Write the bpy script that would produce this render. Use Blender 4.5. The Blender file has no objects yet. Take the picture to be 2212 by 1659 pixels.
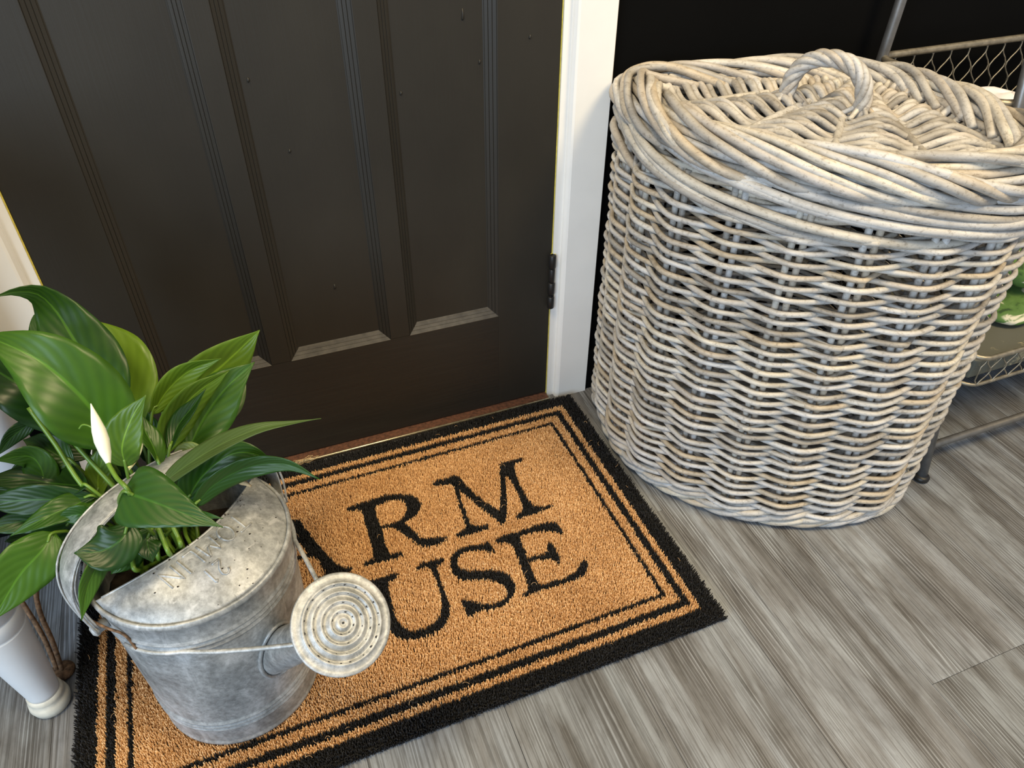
import bpy, math, random
import numpy as np
from mathutils import Vector

# ------------------------------------------------------------------ camera
W_PX, H_PX = 2212, 1659
F_PX = 1628.44
CAM = np.array([0.0, -1.04778, 0.97998])
RT = np.array([0.93086786, -0.36531553, 0.00544016])
UP = np.array([0.22861003, 0.59401162, 0.7712896])
FW = np.array([0.28499558, 0.71672503, -0.63646112])
scene = bpy.context.scene
col = scene.collection
cam_d = bpy.data.cameras.new('camera')
cam_d.sensor_fit = 'HORIZONTAL'
cam_d.sensor_width = 36.0
cam_d.lens = 36.0 * F_PX / W_PX
cam_d.clip_start = 0.02
cam = bpy.data.objects.new('camera', cam_d)
col.objects.link(cam)
from mathutils import Matrix
cam.matrix_world = Matrix(((RT[0], UP[0], -FW[0], CAM[0]), (RT[1], UP[1], -FW[1], CAM[1]),
                           (RT[2], UP[2], -FW[2], CAM[2]), (0, 0, 0, 1)))
scene.camera = cam

# ------------------------------------------------------------------ world, lights, exposure
world = bpy.data.worlds.new('world')
scene.world = world
world.use_nodes = True
bg = world.node_tree.nodes['Background']
bg.inputs['Color'].default_value = (0.80, 0.86, 1.0, 1)
bg.inputs['Strength'].default_value = 0.30


def area(name, loc, target, sx, sy, energy, colr):
    d = bpy.data.lights.new(name, 'AREA')
    d.shape = 'RECTANGLE'
    d.size, d.size_y, d.energy, d.color = sx, sy, energy, colr
    o = bpy.data.objects.new(name, d)
    col.objects.link(o)
    o.location = loc
    o.rotation_euler = (Vector(target) - Vector(loc)).to_track_quat('-Z', 'Y').to_euler()
    return o


# the shop window behind the camera and a warm ceiling lamp
area('window_daylight', (-2.2, -2.7, 1.5), (0.1, -0.4, 0.1), 1.8, 1.8, 78, (0.64, 0.81, 1.0))
area('ceiling_lamp', (1.35, -1.35, 2.5), (0.35, -0.2, 0.2), 0.7, 0.7, 42, (1.0, 0.79, 0.47))
area('ceiling_lamp_rear', (-0.55, -0.75, 2.6), (-0.1, -0.2, 0.2), 0.6, 0.6, 28, (1.0, 0.79, 0.46))

vs = scene.view_settings
vs.view_transform = 'Standard'
vs.look = 'None'
vs.gamma = 1.0
vs.use_curve_mapping = False
vs.exposure = 0.55

rnd = random.Random(7)
nrg = np.random.default_rng(7)


# ------------------------------------------------------------------ materials
def new_mat(name):
    m = bpy.data.materials.new(name)
    m.use_nodes = True
    nt = m.node_tree
    b = nt.nodes['Principled BSDF']
    return m, nt, b


def N(nt, t, **kw):
    n = nt.nodes.new(t)
    for k, v in kw.items():
        if hasattr(n, k) and k not in n.inputs:
            setattr(n, k, v)
        else:
            n.inputs[k].default_value = v
    return n


def ramp(nt, src, stops):
    r = nt.nodes.new('ShaderNodeValToRGB')
    e = r.color_ramp.elements
    while len(e) < len(stops):
        e.new(0.5)
    for el, (p_, c_) in zip(e, stops):
        el.position = p_
        el.color = (*c_, 1) if len(c_) == 3 else c_
    nt.links.new(src, r.inputs['Fac'])
    return r


def mapped(nt, scale, coord='Object'):
    tc = nt.nodes.new('ShaderNodeTexCoord')
    mp = nt.nodes.new('ShaderNodeMapping')
    mp.inputs['Scale'].default_value = scale
    nt.links.new(tc.outputs[coord], mp.inputs['Vector'])
    return mp


def noise(nt, scale3, detail=4, rough=0.55, sc=1.0, coord='Object', dist=0.0):
    mp = mapped(nt, scale3, coord)
    n = nt.nodes.new('ShaderNodeTexNoise')
    n.inputs['Scale'].default_value = sc
    n.inputs['Detail'].default_value = detail
    n.inputs['Roughness'].default_value = rough
    n.inputs['Distortion'].default_value = dist
    nt.links.new(mp.outputs['Vector'], n.inputs['Vector'])
    return n


def mix(nt, fac, a, b, blend='MIX'):
    m = nt.nodes.new('ShaderNodeMix')
    m.data_type = 'RGBA'
    m.blend_type = blend
    for i, v in ((0, fac), (6, a), (7, b)):
        if hasattr(v, 'is_linked') or isinstance(v, bpy.types.NodeSocket):
            nt.links.new(v, m.inputs[i])
        elif isinstance(v, (int, float)):
            m.inputs[i].default_value = v
        else:
            m.inputs[i].default_value = (*v, 1)
    return m.outputs[2]


def math_n(nt, op, a, b=None):
    m = nt.nodes.new('ShaderNodeMath')
    m.operation = op
    for i, v in enumerate((a, b)):
        if v is None:
            continue
        if isinstance(v, bpy.types.NodeSocket):
            nt.links.new(v, m.inputs[i])
        else:
            m.inputs[i].default_value = v
    return m.outputs[0]


def bump(nt, b, h, strength=0.3, dist=0.002):
    bp = nt.nodes.new('ShaderNodeBump')
    bp.inputs['Strength'].default_value = strength
    bp.inputs['Distance'].default_value = dist
    nt.links.new(h, bp.inputs['Height'])
    nt.links.new(bp.outputs['Normal'], b.inputs['Normal'])


def simple(name, colr, rough=0.5, metal=0.0, var=0.12, vscale=30.0, bmp=0.0, spec=0.5):
    m, nt, b = new_mat(name)
    n = noise(nt, (vscale,) * 3)
    lo = tuple(c_ * (1 - var) for c_ in colr)
    hi = tuple(min(1, c_ * (1 + var)) for c_ in colr)
    r = ramp(nt, n.outputs['Fac'], [(0.3, lo), (0.7, hi)])
    nt.links.new(r.outputs['Color'], b.inputs['Base Color'])
    b.inputs['Roughness'].default_value = rough
    b.inputs['Metallic'].default_value = metal
    b.inputs['Specular IOR Level'].default_value = spec
    if bmp:
        bump(nt, b, n.outputs['Fac'], bmp, 0.001)
    return m


# grey oak vinyl plank
def mat_plank():
    m, nt, b = new_mat('grey_plank')
    oi = nt.nodes.new('ShaderNodeObjectInfo')
    tc = nt.nodes.new('ShaderNodeTexCoord')
    off = nt.nodes.new('ShaderNodeVectorMath')
    off.operation = 'SCALE'
    off.inputs[0].default_value = (3.1, 7.7, 0)
    nt.links.new(oi.outputs['Random'], off.inputs['Scale'])
    add = nt.nodes.new('ShaderNodeVectorMath')
    add.operation = 'ADD'
    nt.links.new(tc.outputs['Object'], add.inputs[0])
    nt.links.new(off.outputs[0], add.inputs[1])

    def nz(scale, detail, rough, dist=0.0):
        mp = nt.nodes.new('ShaderNodeMapping')
        mp.inputs['Scale'].default_value = scale
        nt.links.new(add.outputs[0], mp.inputs['Vector'])
        n = nt.nodes.new('ShaderNodeTexNoise')
        n.inputs['Scale'].default_value = 1
        n.inputs['Detail'].default_value = detail
        n.inputs['Roughness'].default_value = rough
        n.inputs['Distortion'].default_value = dist
        nt.links.new(mp.outputs['Vector'], n.inputs['Vector'])
        return n.outputs['Fac']
    fine = nz((430, 4.5, 1), 3, 0.62, 0.15)
    strip = nz((34, 2.2, 1), 3, 0.5, 0.6)
    blotch = nz((9, 4.5, 1), 5, 0.62, 0.4)
    speck = nz((120, 30, 1), 5, 0.7)
    base = ramp(nt, strip, [(0.30, (0.120, 0.117, 0.114)), (0.45, (0.170, 0.172, 0.175)), (0.60, (0.205, 0.216, 0.230)), (0.74, (0.240, 0.258, 0.280))])
    bl = ramp(nt, blotch, [(0.30, (0.62, 0.60, 0.58)), (0.55, (1.0, 1.0, 1.0)), (0.75, (1.28, 1.31, 1.34))])
    c0 = mix(nt, 1.0, base.outputs['Color'], bl.outputs['Color'], 'MULTIPLY')
    patch = nz((22, 5.5, 1), 3, 0.5, 0.3)
    pr_ = ramp(nt, patch, [(0.50, (0, 0, 0)), (0.60, (1, 1, 1))])
    c05 = mix(nt, math_n(nt, 'MULTIPLY', pr_.outputs['Color'], 0.55), c0, (0.290, 0.315, 0.340))
    sx_ = nt.nodes.new('ShaderNodeSeparateXYZ')
    nt.links.new(add.outputs[0], sx_.inputs[0])
    wob_ = nz((12, 1.2, 1), 2, 0.5)
    rid = math_n(nt, 'SINE', math_n(nt, 'ADD', math_n(nt, 'MULTIPLY', sx_.outputs['X'], 1250.0), math_n(nt, 'MULTIPLY', wob_, 60.0)))
    rmask = ramp(nt, nz((26, 1.6, 1), 2, 0.5), [(0.46, (0, 0, 0)), (0.58, (1, 1, 1))])
    rdark = ramp(nt, rid, [(0.30, (0.52, 0.49, 0.46)), (0.75, (1.12, 1.12, 1.12))])
    c1 = mix(nt, math_n(nt, 'MULTIPLY', rmask.outputs['Color'], 0.8), c05, mix(nt, 1.0, c05, rdark.outputs['Color'], 'MULTIPLY'))
    crack = ramp(nt, nz((70, 1.3, 1), 2, 0.5, 0.5), [(0.492, (1, 1, 1)), (0.499, (0.35, 0.34, 0.33)), (0.501, (0.35, 0.34, 0.33)), (0.508, (1, 1, 1))])
    cmask = ramp(nt, nz((5, 2.0, 1), 1, 0.5), [(0.52, (0, 0, 0)), (0.62, (1, 1, 1))])
    c1 = mix(nt, math_n(nt, 'MULTIPLY', cmask.outputs['Color'], 0.8), c1, mix(nt, 1.0, c1, crack.outputs['Color'], 'MULTIPLY'))
    fr = ramp(nt, fine, [(0.38, (0.36, 0.35, 0.34)), (0.49, (0.95, 0.95, 0.95)), (0.64, (1.30, 1.31, 1.33))])
    c2 = mix(nt, 0.6, c1, fr.outputs['Color'], 'MULTIPLY')
    sr = ramp(nt, speck, [(0.32, (0.6, 0.58, 0.56)), (0.52, (1, 1, 1))])
    c3 = mix(nt, 0.6, c2, sr.outputs['Color'], 'MULTIPLY')
    tone = ramp(nt, oi.outputs['Random'], [(0.0, (0.88, 0.88, 0.87)), (1.0, (1.1, 1.1, 1.11))])
    c4 = mix(nt, 1.0, c3, tone.outputs['Color'], 'MULTIPLY')
    nt.links.new(c4, b.inputs['Base Color'])
    rr = ramp(nt, fine, [(0.3, (0.55,) * 3), (0.7, (0.36,) * 3)])
    nt.links.new(rr.outputs['Color'], b.inputs['Roughness'])
    bump(nt, b, fine, 0.35, 0.0012)
    return m


def mat_cane():
    m, nt, b = new_mat('weathered_cane')
    oi = nt.nodes.new('ShaderNodeObjectInfo')
    tone = ramp(nt, oi.outputs['Random'], [(0.0, (0.245, 0.222, 0.190)), (0.2, (0.40, 0.380, 0.350)), (0.42, (0.47, 0.455, 0.435)),
                                           (0.6, (0.50, 0.46, 0.385)), (0.8, (0.42, 0.39, 0.355)), (1.0, (0.40, 0.330, 0.235))])
    n1 = noise(nt, (22, 22, 60), 5, 0.65)
    n2 = noise(nt, (160, 160, 260), 4, 0.7)
    r1 = ramp(nt, n1.outputs['Fac'], [(0.3, (0.74, 0.72, 0.69)), (0.5, (1.0, 1.0, 1.0)), (0.72, (1.26, 1.27, 1.28))])
    c1 = mix(nt, 1.0, tone.outputs['Color'], r1.outputs['Color'], 'MULTIPLY')
    r2 = ramp(nt, n2.outputs['Fac'], [(0.33, (0.45, 0.42, 0.38)), (0.47, (1, 1, 1))])
    c2 = mix(nt, 0.65, c1, r2.outputs['Color'], 'MULTIPLY')
    nt.links.new(c2, b.inputs['Base Color'])
    b.inputs['Roughness'].default_value = 0.52
    b.inputs['Specular IOR Level'].default_value = 0.4
    bump(nt, b, n2.outputs['Fac'], 0.25, 0.0008)
    return m


def mat_galv():
    m, nt, b = new_mat('galvanised_zinc')
    n1 = noise(nt, (26, 26, 14), 6, 0.65, dist=0.5)
    n2 = noise(nt, (150, 150, 150), 4, 0.7)
    n3 = noise(nt, (60, 60, 5), 5, 0.65, dist=0.6)
    r1 = ramp(nt, n1.outputs['Fac'], [(0.30, (0.19, 0.20, 0.20)), (0.5, (0.34, 0.35, 0.345)), (0.68, (0.50, 0.505, 0.50))])
    r2 = ramp(nt, n2.outputs['Fac'], [(0.32, (0.62, 0.62, 0.61)), (0.62, (1.2, 1.2, 1.2))])
    c1 = mix(nt, 0.8, r1.outputs['Color'], r2.outputs['Color'], 'MULTIPLY')
    r3 = ramp(nt, n3.outputs['Fac'], [(0.57, (0, 0, 0)), (0.66, (1, 1, 1))])
    f3 = math_n(nt, 'MULTIPLY', r3.outputs['Color'], 0.6)
    c2 = mix(nt, f3, c1, (0.58, 0.585, 0.58))
    nt.links.new(c2, b.inputs['Base Color'])
    b.inputs['Metallic'].default_value = 0.35
    rr = ramp(nt, n1.outputs['Fac'], [(0.3, (0.42,) * 3), (0.7, (0.56,) * 3)])
    nt.links.new(rr.outputs['Color'], b.inputs['Roughness'])
    bump(nt, b, n2.outputs['Fac'], 0.15, 0.0006)
    return m


def mat_leaf(name, dark, light, back, rough=0.36):
    m, nt, b = new_mat(name)
    oi = nt.nodes.new('ShaderNodeObjectInfo')
    tc = nt.nodes.new('ShaderNodeTexCoord')
    sep = nt.nodes.new('ShaderNodeSeparateXYZ')
    nt.links.new(tc.outputs['UV'], sep.inputs[0])
    s = math_n(nt, 'ABSOLUTE', math_n(nt, 'SUBTRACT', sep.outputs['X'], 0.5))     # 0 at midrib .. 0.5 edge
    ph = math_n(nt, 'SUBTRACT', math_n(nt, 'MULTIPLY', sep.outputs['Y'], 46.0), math_n(nt, 'MULTIPLY', s, 40.0))
    wv = math_n(nt, 'SINE', ph)
    n1 = noise(nt, (30, 30, 30), 3)
    t0 = math_n(nt, 'ADD', math_n(nt, 'MULTIPLY', oi.outputs['Random'], 0.6), math_n(nt, 'MULTIPLY', n1.outputs['Fac'], 0.5))
    t1 = math_n(nt, 'ADD', t0, math_n(nt, 'MULTIPLY', wv, 0.07))
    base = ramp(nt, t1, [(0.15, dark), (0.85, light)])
    rib = ramp(nt, s, [(0.012, (1, 1, 1)), (0.03, (0, 0, 0))])
    ribf = math_n(nt, 'MULTIPLY', rib.outputs['Color'], 0.55)
    c1 = mix(nt, ribf, base.outputs['Color'], tuple(min(1, v * 1.9) for v in light))
    nt.links.new(c1, b.inputs['Base Color'])
    b.inputs['Roughness'].default_value = rough
    b.inputs['Specular IOR Level'].default_value = 0.42
    h = math_n(nt, 'SUBTRACT', math_n(nt, 'MULTIPLY', wv, 0.5), rib.outputs['Color'])
    bump(nt, b, h, 0.16, 0.0014)
    tr = nt.nodes.new('ShaderNodeBsdfTranslucent')
    cc_ = mix(nt, 0.6, base.outputs['Color'], back)
    nt.links.new(cc_, tr.inputs['Color'])
    ms = nt.nodes.new('ShaderNodeMixShader')
    ms.inputs[0].default_value = 0.34
    nt.links.new(b.outputs[0], ms.inputs[1])
    nt.links.new(tr.outputs[0], ms.inputs[2])
    out = nt.nodes['Material Output']
    nt.links.new(ms.outputs[0], out.inputs['Surface'])
    return m


def mat_coir(name, lo, mid, hi):
    m, nt, b = new_mat(name)
    n = noise(nt, (300, 300, 90), 3, 0.75)
    n2 = noise(nt, (14, 14, 14), 3)
    t = math_n(nt, 'ADD', math_n(nt, 'MULTIPLY', n.outputs['Fac'], 0.85), math_n(nt, 'MULTIPLY', n2.outputs['Fac'], 0.15))
    r = ramp(nt, t, [(0.34, lo), (0.5, mid), (0.64, hi)])
    nt.links.new(r.outputs['Color'], b.inputs['Base Color'])
    b.inputs['Roughness'].default_value = 0.75
    b.inputs['Specular IOR Level'].default_value = 0.2
    return m


def mat_black_paint():
    m, nt, b = new_mat('black_door_paint')
    n = noise(nt, (260, 260, 6), 3, 0.6)
    n2 = noise(nt, (5, 5, 3), 4)
    r = ramp(nt, n2.outputs['Fac'], [(0.3, (0.0150, 0.0130, 0.0095)), (0.7, (0.0225, 0.0200, 0.0150))])
    nt.links.new(r.outputs['Color'], b.inputs['Base Color'])
    b.inputs['Roughness'].default_value = 0.50
    b.inputs['Specular IOR Level'].default_value = 0.4
    bump(nt, b, n.outputs['Fac'], 0.22, 0.0008)
    return m


def mat_rail_paint():
    m, nt, b = new_mat('black_rail_paint')
    n = noise(nt, (6, 260, 260), 3, 0.6)
    r = ramp(nt, n.outputs['Fac'], [(0.3, (0.0120, 0.0105, 0.0080)), (0.7, (0.0180, 0.0160, 0.0125))])
    nt.links.new(r.outputs['Color'], b.inputs['Base Color'])
    b.inputs['Roughness'].default_value = 0.50
    bump(nt, b, n.outputs['Fac'], 0.22, 0.0008)
    return m


M = {}
M['plank'] = mat_plank()
M['subfloor'] = simple('dark_joint', (0.03, 0.03, 0.03), 0.9)
M['cane'] = mat_cane()
M['galv'] = mat_galv()
M['leaf'] = mat_leaf('lily_leaf', (0.016, 0.062, 0.007), (0.058, 0.150, 0.012), (0.20, 0.38, 0.015))
M['leaf_under'] = mat_leaf('lily_leaf_underside', (0.050, 0.088, 0.024), (0.085, 0.140, 0.038), (0.20, 0.32, 0.04), 0.42)
M['leaf_olive'] = mat_leaf('lily_leaf_young', (0.055, 0.125, 0.010), (0.145, 0.260, 0.020), (0.35, 0.50, 0.04))
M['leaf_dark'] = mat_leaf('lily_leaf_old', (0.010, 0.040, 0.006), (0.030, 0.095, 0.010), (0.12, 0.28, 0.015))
M['leaf_pale'] = mat_leaf('lily_leaf_back', (0.12, 0.19, 0.045), (0.20, 0.27, 0.075), (0.35, 0.45, 0.08), 0.45)
M['stem'] = simple('green_stem', (0.10, 0.19, 0.02), 0.4, var=0.25, vscale=25)
M['spathe'] = simple('white_spathe', (0.72, 0.74, 0.60), 0.45, var=0.1)
M['spathe_y'] = simple('cream_spathe', (0.50, 0.46, 0.20), 0.45, var=0.12)
M['dry'] = simple('dry_husk', (0.46, 0.33, 0.17), 0.8, var=0.3, vscale=120, bmp=0.4)
M['coir'] = mat_coir('natural_coir', (0.29, 0.145, 0.056), (0.585, 0.340, 0.155), (0.83, 0.575, 0.32))
M['coir_black'] = mat_coir('black_coir', (0.003, 0.003, 0.003), (0.009, 0.009, 0.010), (0.030, 0.030, 0.033))
M['rubber'] = simple('black_backing', (0.012, 0.012, 0.013), 0.85)
M['door'] = mat_black_paint()
M['rail'] = mat_rail_paint()
M['ledge'] = simple('lit_black_ledge', (0.052, 0.047, 0.039), 0.6, var=0.35, vscale=70)  # ceiling light on the bottom mouldings put into a paler colour, along with dust
M['wall'] = simple('black_wall_paint', (0.0022, 0.0022, 0.0022), 0.75, var=0.1, vscale=8, spec=0.06)
M['white'] = simple('white_gloss_paint', (0.74, 0.73, 0.70), 0.35, var=0.035, vscale=9)
M['yellow'] = simple('old_yellow_paint', (0.62, 0.52, 0.09), 0.5, var=0.2, vscale=120)
M['iron'] = simple('dark_iron', (0.016, 0.0155, 0.015), 0.45, 0.3)
M['brass'] = simple('worn_brass_strip', (0.62, 0.55, 0.38), 0.3, 0.85, var=0.25, vscale=60)
M['thresh'] = simple('red_brown_threshold', (0.085, 0.034, 0.018), 0.7, var=0.55, vscale=160, bmp=0.5)
M['steel'] = simple('grey_steel', (0.19, 0.188, 0.185), 0.42, 0.7, var=0.2, vscale=50)
M['ironbar'] = simple('dull_iron_bar', (0.115, 0.105, 0.092), 0.6, 0.3, var=0.2, vscale=60)
M['wire'] = simple('tarnished_wire', (0.30, 0.265, 0.20), 0.45, 0.7, var=0.3, vscale=90)
M['linen'] = simple('white_linen', (0.74, 0.71, 0.74), 0.85, var=0.06, vscale=40)
M['rust'] = simple('rusty_iron', (0.19, 0.105, 0.052), 0.75, 0.25, var=0.65, vscale=170, bmp=0.5)
M['rustwood'] = simple('red_brown_wood', (0.115, 0.042, 0.022), 0.65, var=0.3, vscale=60)
M['legwhite'] = simple('white_chalk_paint', (0.66, 0.67, 0.67), 0.42, var=0.04, vscale=14)
M['footwhite'] = simple('worn_cream_paint', (0.60, 0.565, 0.47), 0.5, var=0.14, vscale=60)


def mat_soil():
    m, nt, b = new_mat('dark_soil')
    n = noise(nt, (180,) * 3, 5, 0.7)
    r = ramp(nt, n.outputs['Fac'], [(0.3, (0.004, 0.003, 0.002)), (0.7, (0.035, 0.022, 0.012))])
    nt.links.new(r.outputs['Color'], b.inputs['Base Color'])
    b.inputs['Roughness'].default_value = 0.95
    bump(nt, b, n.outputs['Fac'], 0.9, 0.004)
    return m


def mat_floral():
    m, nt, b = new_mat('green_floral_cloth')
    n = noise(nt, (26, 26, 26), 3, 0.5, dist=0.8)
    r = ramp(nt, n.outputs['Fac'], [(0.36, (0.025, 0.06, 0.012)), (0.44, (0.075, 0.155, 0.03)), (0.58, (0.10, 0.19, 0.045)), (0.63, (0.62, 0.58, 0.42)), (0.72, (0.70, 0.64, 0.46))])
    nt.links.new(r.outputs['Color'], b.inputs['Base Color'])
    b.inputs['Roughness'].default_value = 0.85
    return m


def mat_wornboard():
    m, nt, b = new_mat('worn_grey_green_board')
    n = noise(nt, (14, 22, 14), 6, 0.75)
    r = ramp(nt, n.outputs['Fac'], [(0.60, (0.115, 0.115, 0.09)), (0.66, (0.42, 0.36, 0.22))])
    nt.links.new(r.outputs['Color'], b.inputs['Base Color'])
    b.inputs['Roughness'].default_value = 0.6
    return m


M['soil'] = mat_soil()
M['floral'] = mat_floral()
M['board'] = mat_wornboard()


# ------------------------------------------------------------------ mesh helpers
def mesh_obj(name, v, f, mat, parent=None, smooth=False, uv=None):
    me = bpy.data.meshes.new(name)
    me.from_pydata([tuple(map(float, q)) for q in v], [], [tuple(map(int, q)) for q in f])
    if mat is not None:
        me.materials.append(M[mat])
    if smooth:
        me.polygons.foreach_set('use_smooth', [True] * len(me.polygons))
    if uv is not None:
        ul = me.uv_layers.new(name='UVMap')
        idx = np.empty(len(me.loops), dtype=np.int32)
        me.loops.foreach_get('vertex_index', idx)
        ul.data.foreach_set('uv', np.asarray(uv, dtype=np.float32)[idx].ravel())
    me.update()
    o = bpy.data.objects.new(name, me)
    col.objects.link(o)
    if parent is not None:
        o.parent = parent
    return o


def empty(name, loc=(0, 0, 0)):
    o = bpy.data.objects.new(name, None)
    o.empty_display_size = 0.05
    o.location = loc
    col.objects.link(o)
    return o


def thing(name, label, cat, group=None):
    """an Empty at the world origin frame of its parts (parts are modelled in world coordinates)"""
    o = empty(name)
    o['label'] = label
    o['category'] = cat
    if group:
        o['group'] = group
    return o


def tag(o, label, cat, group=None, kind=None):
    if label:
        o['label'] = label
    if cat:
        o['category'] = cat
    if group:
        o['group'] = group
    if kind:
        o['kind'] = kind
    return o


def struct(o, label=None):
    o['kind'] = 'structure'
    if label:
        o['label'] = label
    return o


def box_vf(x0, x1, y0, y1, z0, z1, bev=0.0):
    if bev <= 0:
        v = [(x0, y0, z0), (x1, y0, z0), (x1, y1, z0), (x0, y1, z0), (x0, y0, z1), (x1, y0, z1), (x1, y1, z1), (x0, y1, z1)]
        f = [(0, 3, 2, 1), (4, 5, 6, 7), (0, 1, 5, 4), (1, 2, 6, 5), (2, 3, 7, 6), (3, 0, 4, 7)]
        return v, f
    import bmesh
    bm = bmesh.new()
    v, f = box_vf(x0, x1, y0, y1, z0, z1)
    bv = [bm.verts.new(q) for q in v]
    for q in f:
        bm.faces.new([bv[i] for i in q])
    bmesh.ops.bevel(bm, geom=list(bm.edges), offset=bev, segments=2, affect='EDGES', profile=0.5)
    bm.verts.index_update()
    vv = [tuple(q.co) for q in bm.verts]
    ff = [tuple(w.index for w in q.verts) for q in bm.faces]
    bm.free()
    return vv, ff


def box(name, x0, x1, y0, y1, z0, z1, mat, parent=None, bev=0.0):
    v, f = box_vf(x0, x1, y0, y1, z0, z1, bev)
    return mesh_obj(name, v, f, mat, parent)


def tube_vf(P, r, n=8, closed=False, cap=True):
    P = np.asarray(P, float)
    m = len(P)
    if closed:
        T = np.roll(P, -1, 0) - np.roll(P, 1, 0)
    else:
        T = np.gradient(P, axis=0)
    T /= np.linalg.norm(T, axis=1)[:, None] + 1e-12
    r = np.broadcast_to(np.asarray(r, float), (m,))
    a = np.array([0, 0, 1.0]) if abs(T[0, 2]) < 0.9 else np.array([1.0, 0, 0])
    u = np.cross(T[0], a)
    u /= np.linalg.norm(u)
    U = [u]
    for i in range(1, m):
        u = U[-1] - T[i] * (U[-1] @ T[i])
        u /= np.linalg.norm(u) + 1e-12
        U.append(u)
    U = np.array(U)
    B = np.cross(T, U)
    th = np.arange(n) * 2 * np.pi / n
    V = P[:, None, :] + r[:, None, None] * (np.cos(th)[None, :, None] * U[:, None, :] + np.sin(th)[None, :, None] * B[:, None, :])
    V = V.reshape(-1, 3)
    F = []
    for i in range(m if closed else m - 1):
        j = (i + 1) % m
        for k in range(n):
            l = (k + 1) % n
            F.append((i * n + k, i * n + l, j * n + l, j * n + k))
    if not closed and cap:
        F.append(tuple(range(n - 1, -1, -1)))
        F.append(tuple((m - 1) * n + k for k in range(n)))
    return V, F


def tube(name, P, r, mat, parent=None, n=8, closed=False):
    v, f = tube_vf(P, r, n, closed)
    return mesh_obj(name, v, f, mat, parent, smooth=True)


def lathe(name, prof, ctr, mat, parent=None, n=32, axis=None, cap0=True, cap1=True):
    """prof: list of (radius, height) along axis from ctr"""
    ctr = np.asarray(ctr, float)
    ax = np.array([0, 0, 1.0]) if axis is None else np.asarray(axis, float) / np.linalg.norm(axis)
    a = np.array([1.0, 0, 0]) if abs(ax[0]) < 0.8 else np.array([0, 1.0, 0])
    u = a - ax * (a @ ax)
    u /= np.linalg.norm(u)
    w = np.cross(ax, u)
    V, F = [], []
    for r, h in prof:
        for k in range(n):
            t = 2 * np.pi * k / n
            V.append(ctr + ax * h + r * (math.cos(t) * u + math.sin(t) * w))
    for i in range(len(prof) - 1):
        for k in range(n):
            l = (k + 1) % n
            F.append((i * n + k, i * n + l, (i + 1) * n + l, (i + 1) * n + k))
    if cap0:
        F.append(tuple(range(n - 1, -1, -1)))
    if cap1:
        F.append(tuple((len(prof) - 1) * n + k for k in range(n)))
    return mesh_obj(name, V, F, mat, parent, smooth=True)


def catmull(P, k=8, closed=False):
    P = np.asarray(P, float)
    n = len(P)
    out = []
    rng = range(n) if closed else range(n - 1)
    for i in rng:
        if closed:
            p0, p1, p2, p3 = P[(i - 1) % n], P[i], P[(i + 1) % n], P[(i + 2) % n]
        else:
            p1, p2 = P[i], P[i + 1]
            p0 = P[i - 1] if i > 0 else 2 * p1 - p2
            p3 = P[i + 2] if i + 2 < n else 2 * p2 - p1
        for j in range(k):
            t = j / k
            out.append(0.5 * ((2 * p1) + (p2 - p0) * t + (2 * p0 - 5 * p1 + 4 * p2 - p3) * t * t + (3 * p1 - p0 - 3 * p2 + p3) * t ** 3))
    if not closed:
        out.append(P[-1])
    return np.array(out)


def resample(P, n, closed=False):
    P = np.asarray(P, float)
    Q = np.vstack([P, P[:1]]) if closed else P
    d = np.r_[0, np.cumsum(np.linalg.norm(np.diff(Q, axis=0), axis=1))]
    s = np.linspace(0, d[-1], n, endpoint=not closed)
    return np.stack([np.interp(s, d, Q[:, k]) for k in range(Q.shape[1])], 1)


def inside(poly, X, Y):
    """vectorised even-odd test"""
    poly = np.asarray(poly, float)
    r = np.zeros(len(X), bool)
    x0, y0 = poly[-1]
    for x1, y1 in poly:
        c_ = ((y1 > Y) != (y0 > Y))
        with np.errstate(divide='ignore', invalid='ignore'):
            xi = (x0 - x1) * (Y - y1) / (y0 - y1 + 1e-15) + x1
        r ^= c_ & (X < xi)
        x0, y0 = x1, y1
    return r


def pix(px, py, d):
    """a point seen at a place of the photograph, d metres along the view axis: used to read sizes and places off the photo"""
    return CAM + d * (RT * (px - W_PX / 2) / F_PX - UP * (py - H_PX / 2) / F_PX + FW)


# ------------------------------------------------------------------ floor
floor = struct(box('floor', -2.2, 2.6, -3.0, 0.12, -0.03, -0.0035, 'subfloor'), 'grey oak vinyl plank floor laid towards the door')
PW = 0.1875
GAP = 0.0005
joint = {5: -0.760, 4: 0.10, 3: -0.35, 6: -0.25, 2: -0.45, 1: -0.40, 0: -0.33, 7: 0.05, 8: -0.1}
cols = range(-11, 14)
for i in cols:
    x0 = -0.0075 + (i - 1) * PW - 0.0
    x1 = x0 + PW
    j0 = joint.get(i, -0.4 - 0.37 * ((i * 7) % 5) / 2.0)
    if i == 5:
        j0 = -0.760
    y = j0 - 1.22 * 2
    while y < 0.1:
        ya, yb = max(y, -3.0), min(y + 1.22, 0.11)
        if yb > ya + 0.02:
            pv, pf = box_vf(GAP / 2, PW - GAP / 2, GAP / 2, yb - ya - GAP / 2, -0.0035, 0.0, 0.00025)
            o = mesh_obj('plank', pv, pf, 'plank', floor)
            o.location = (x0, ya, 0)
        y += 1.22

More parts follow.
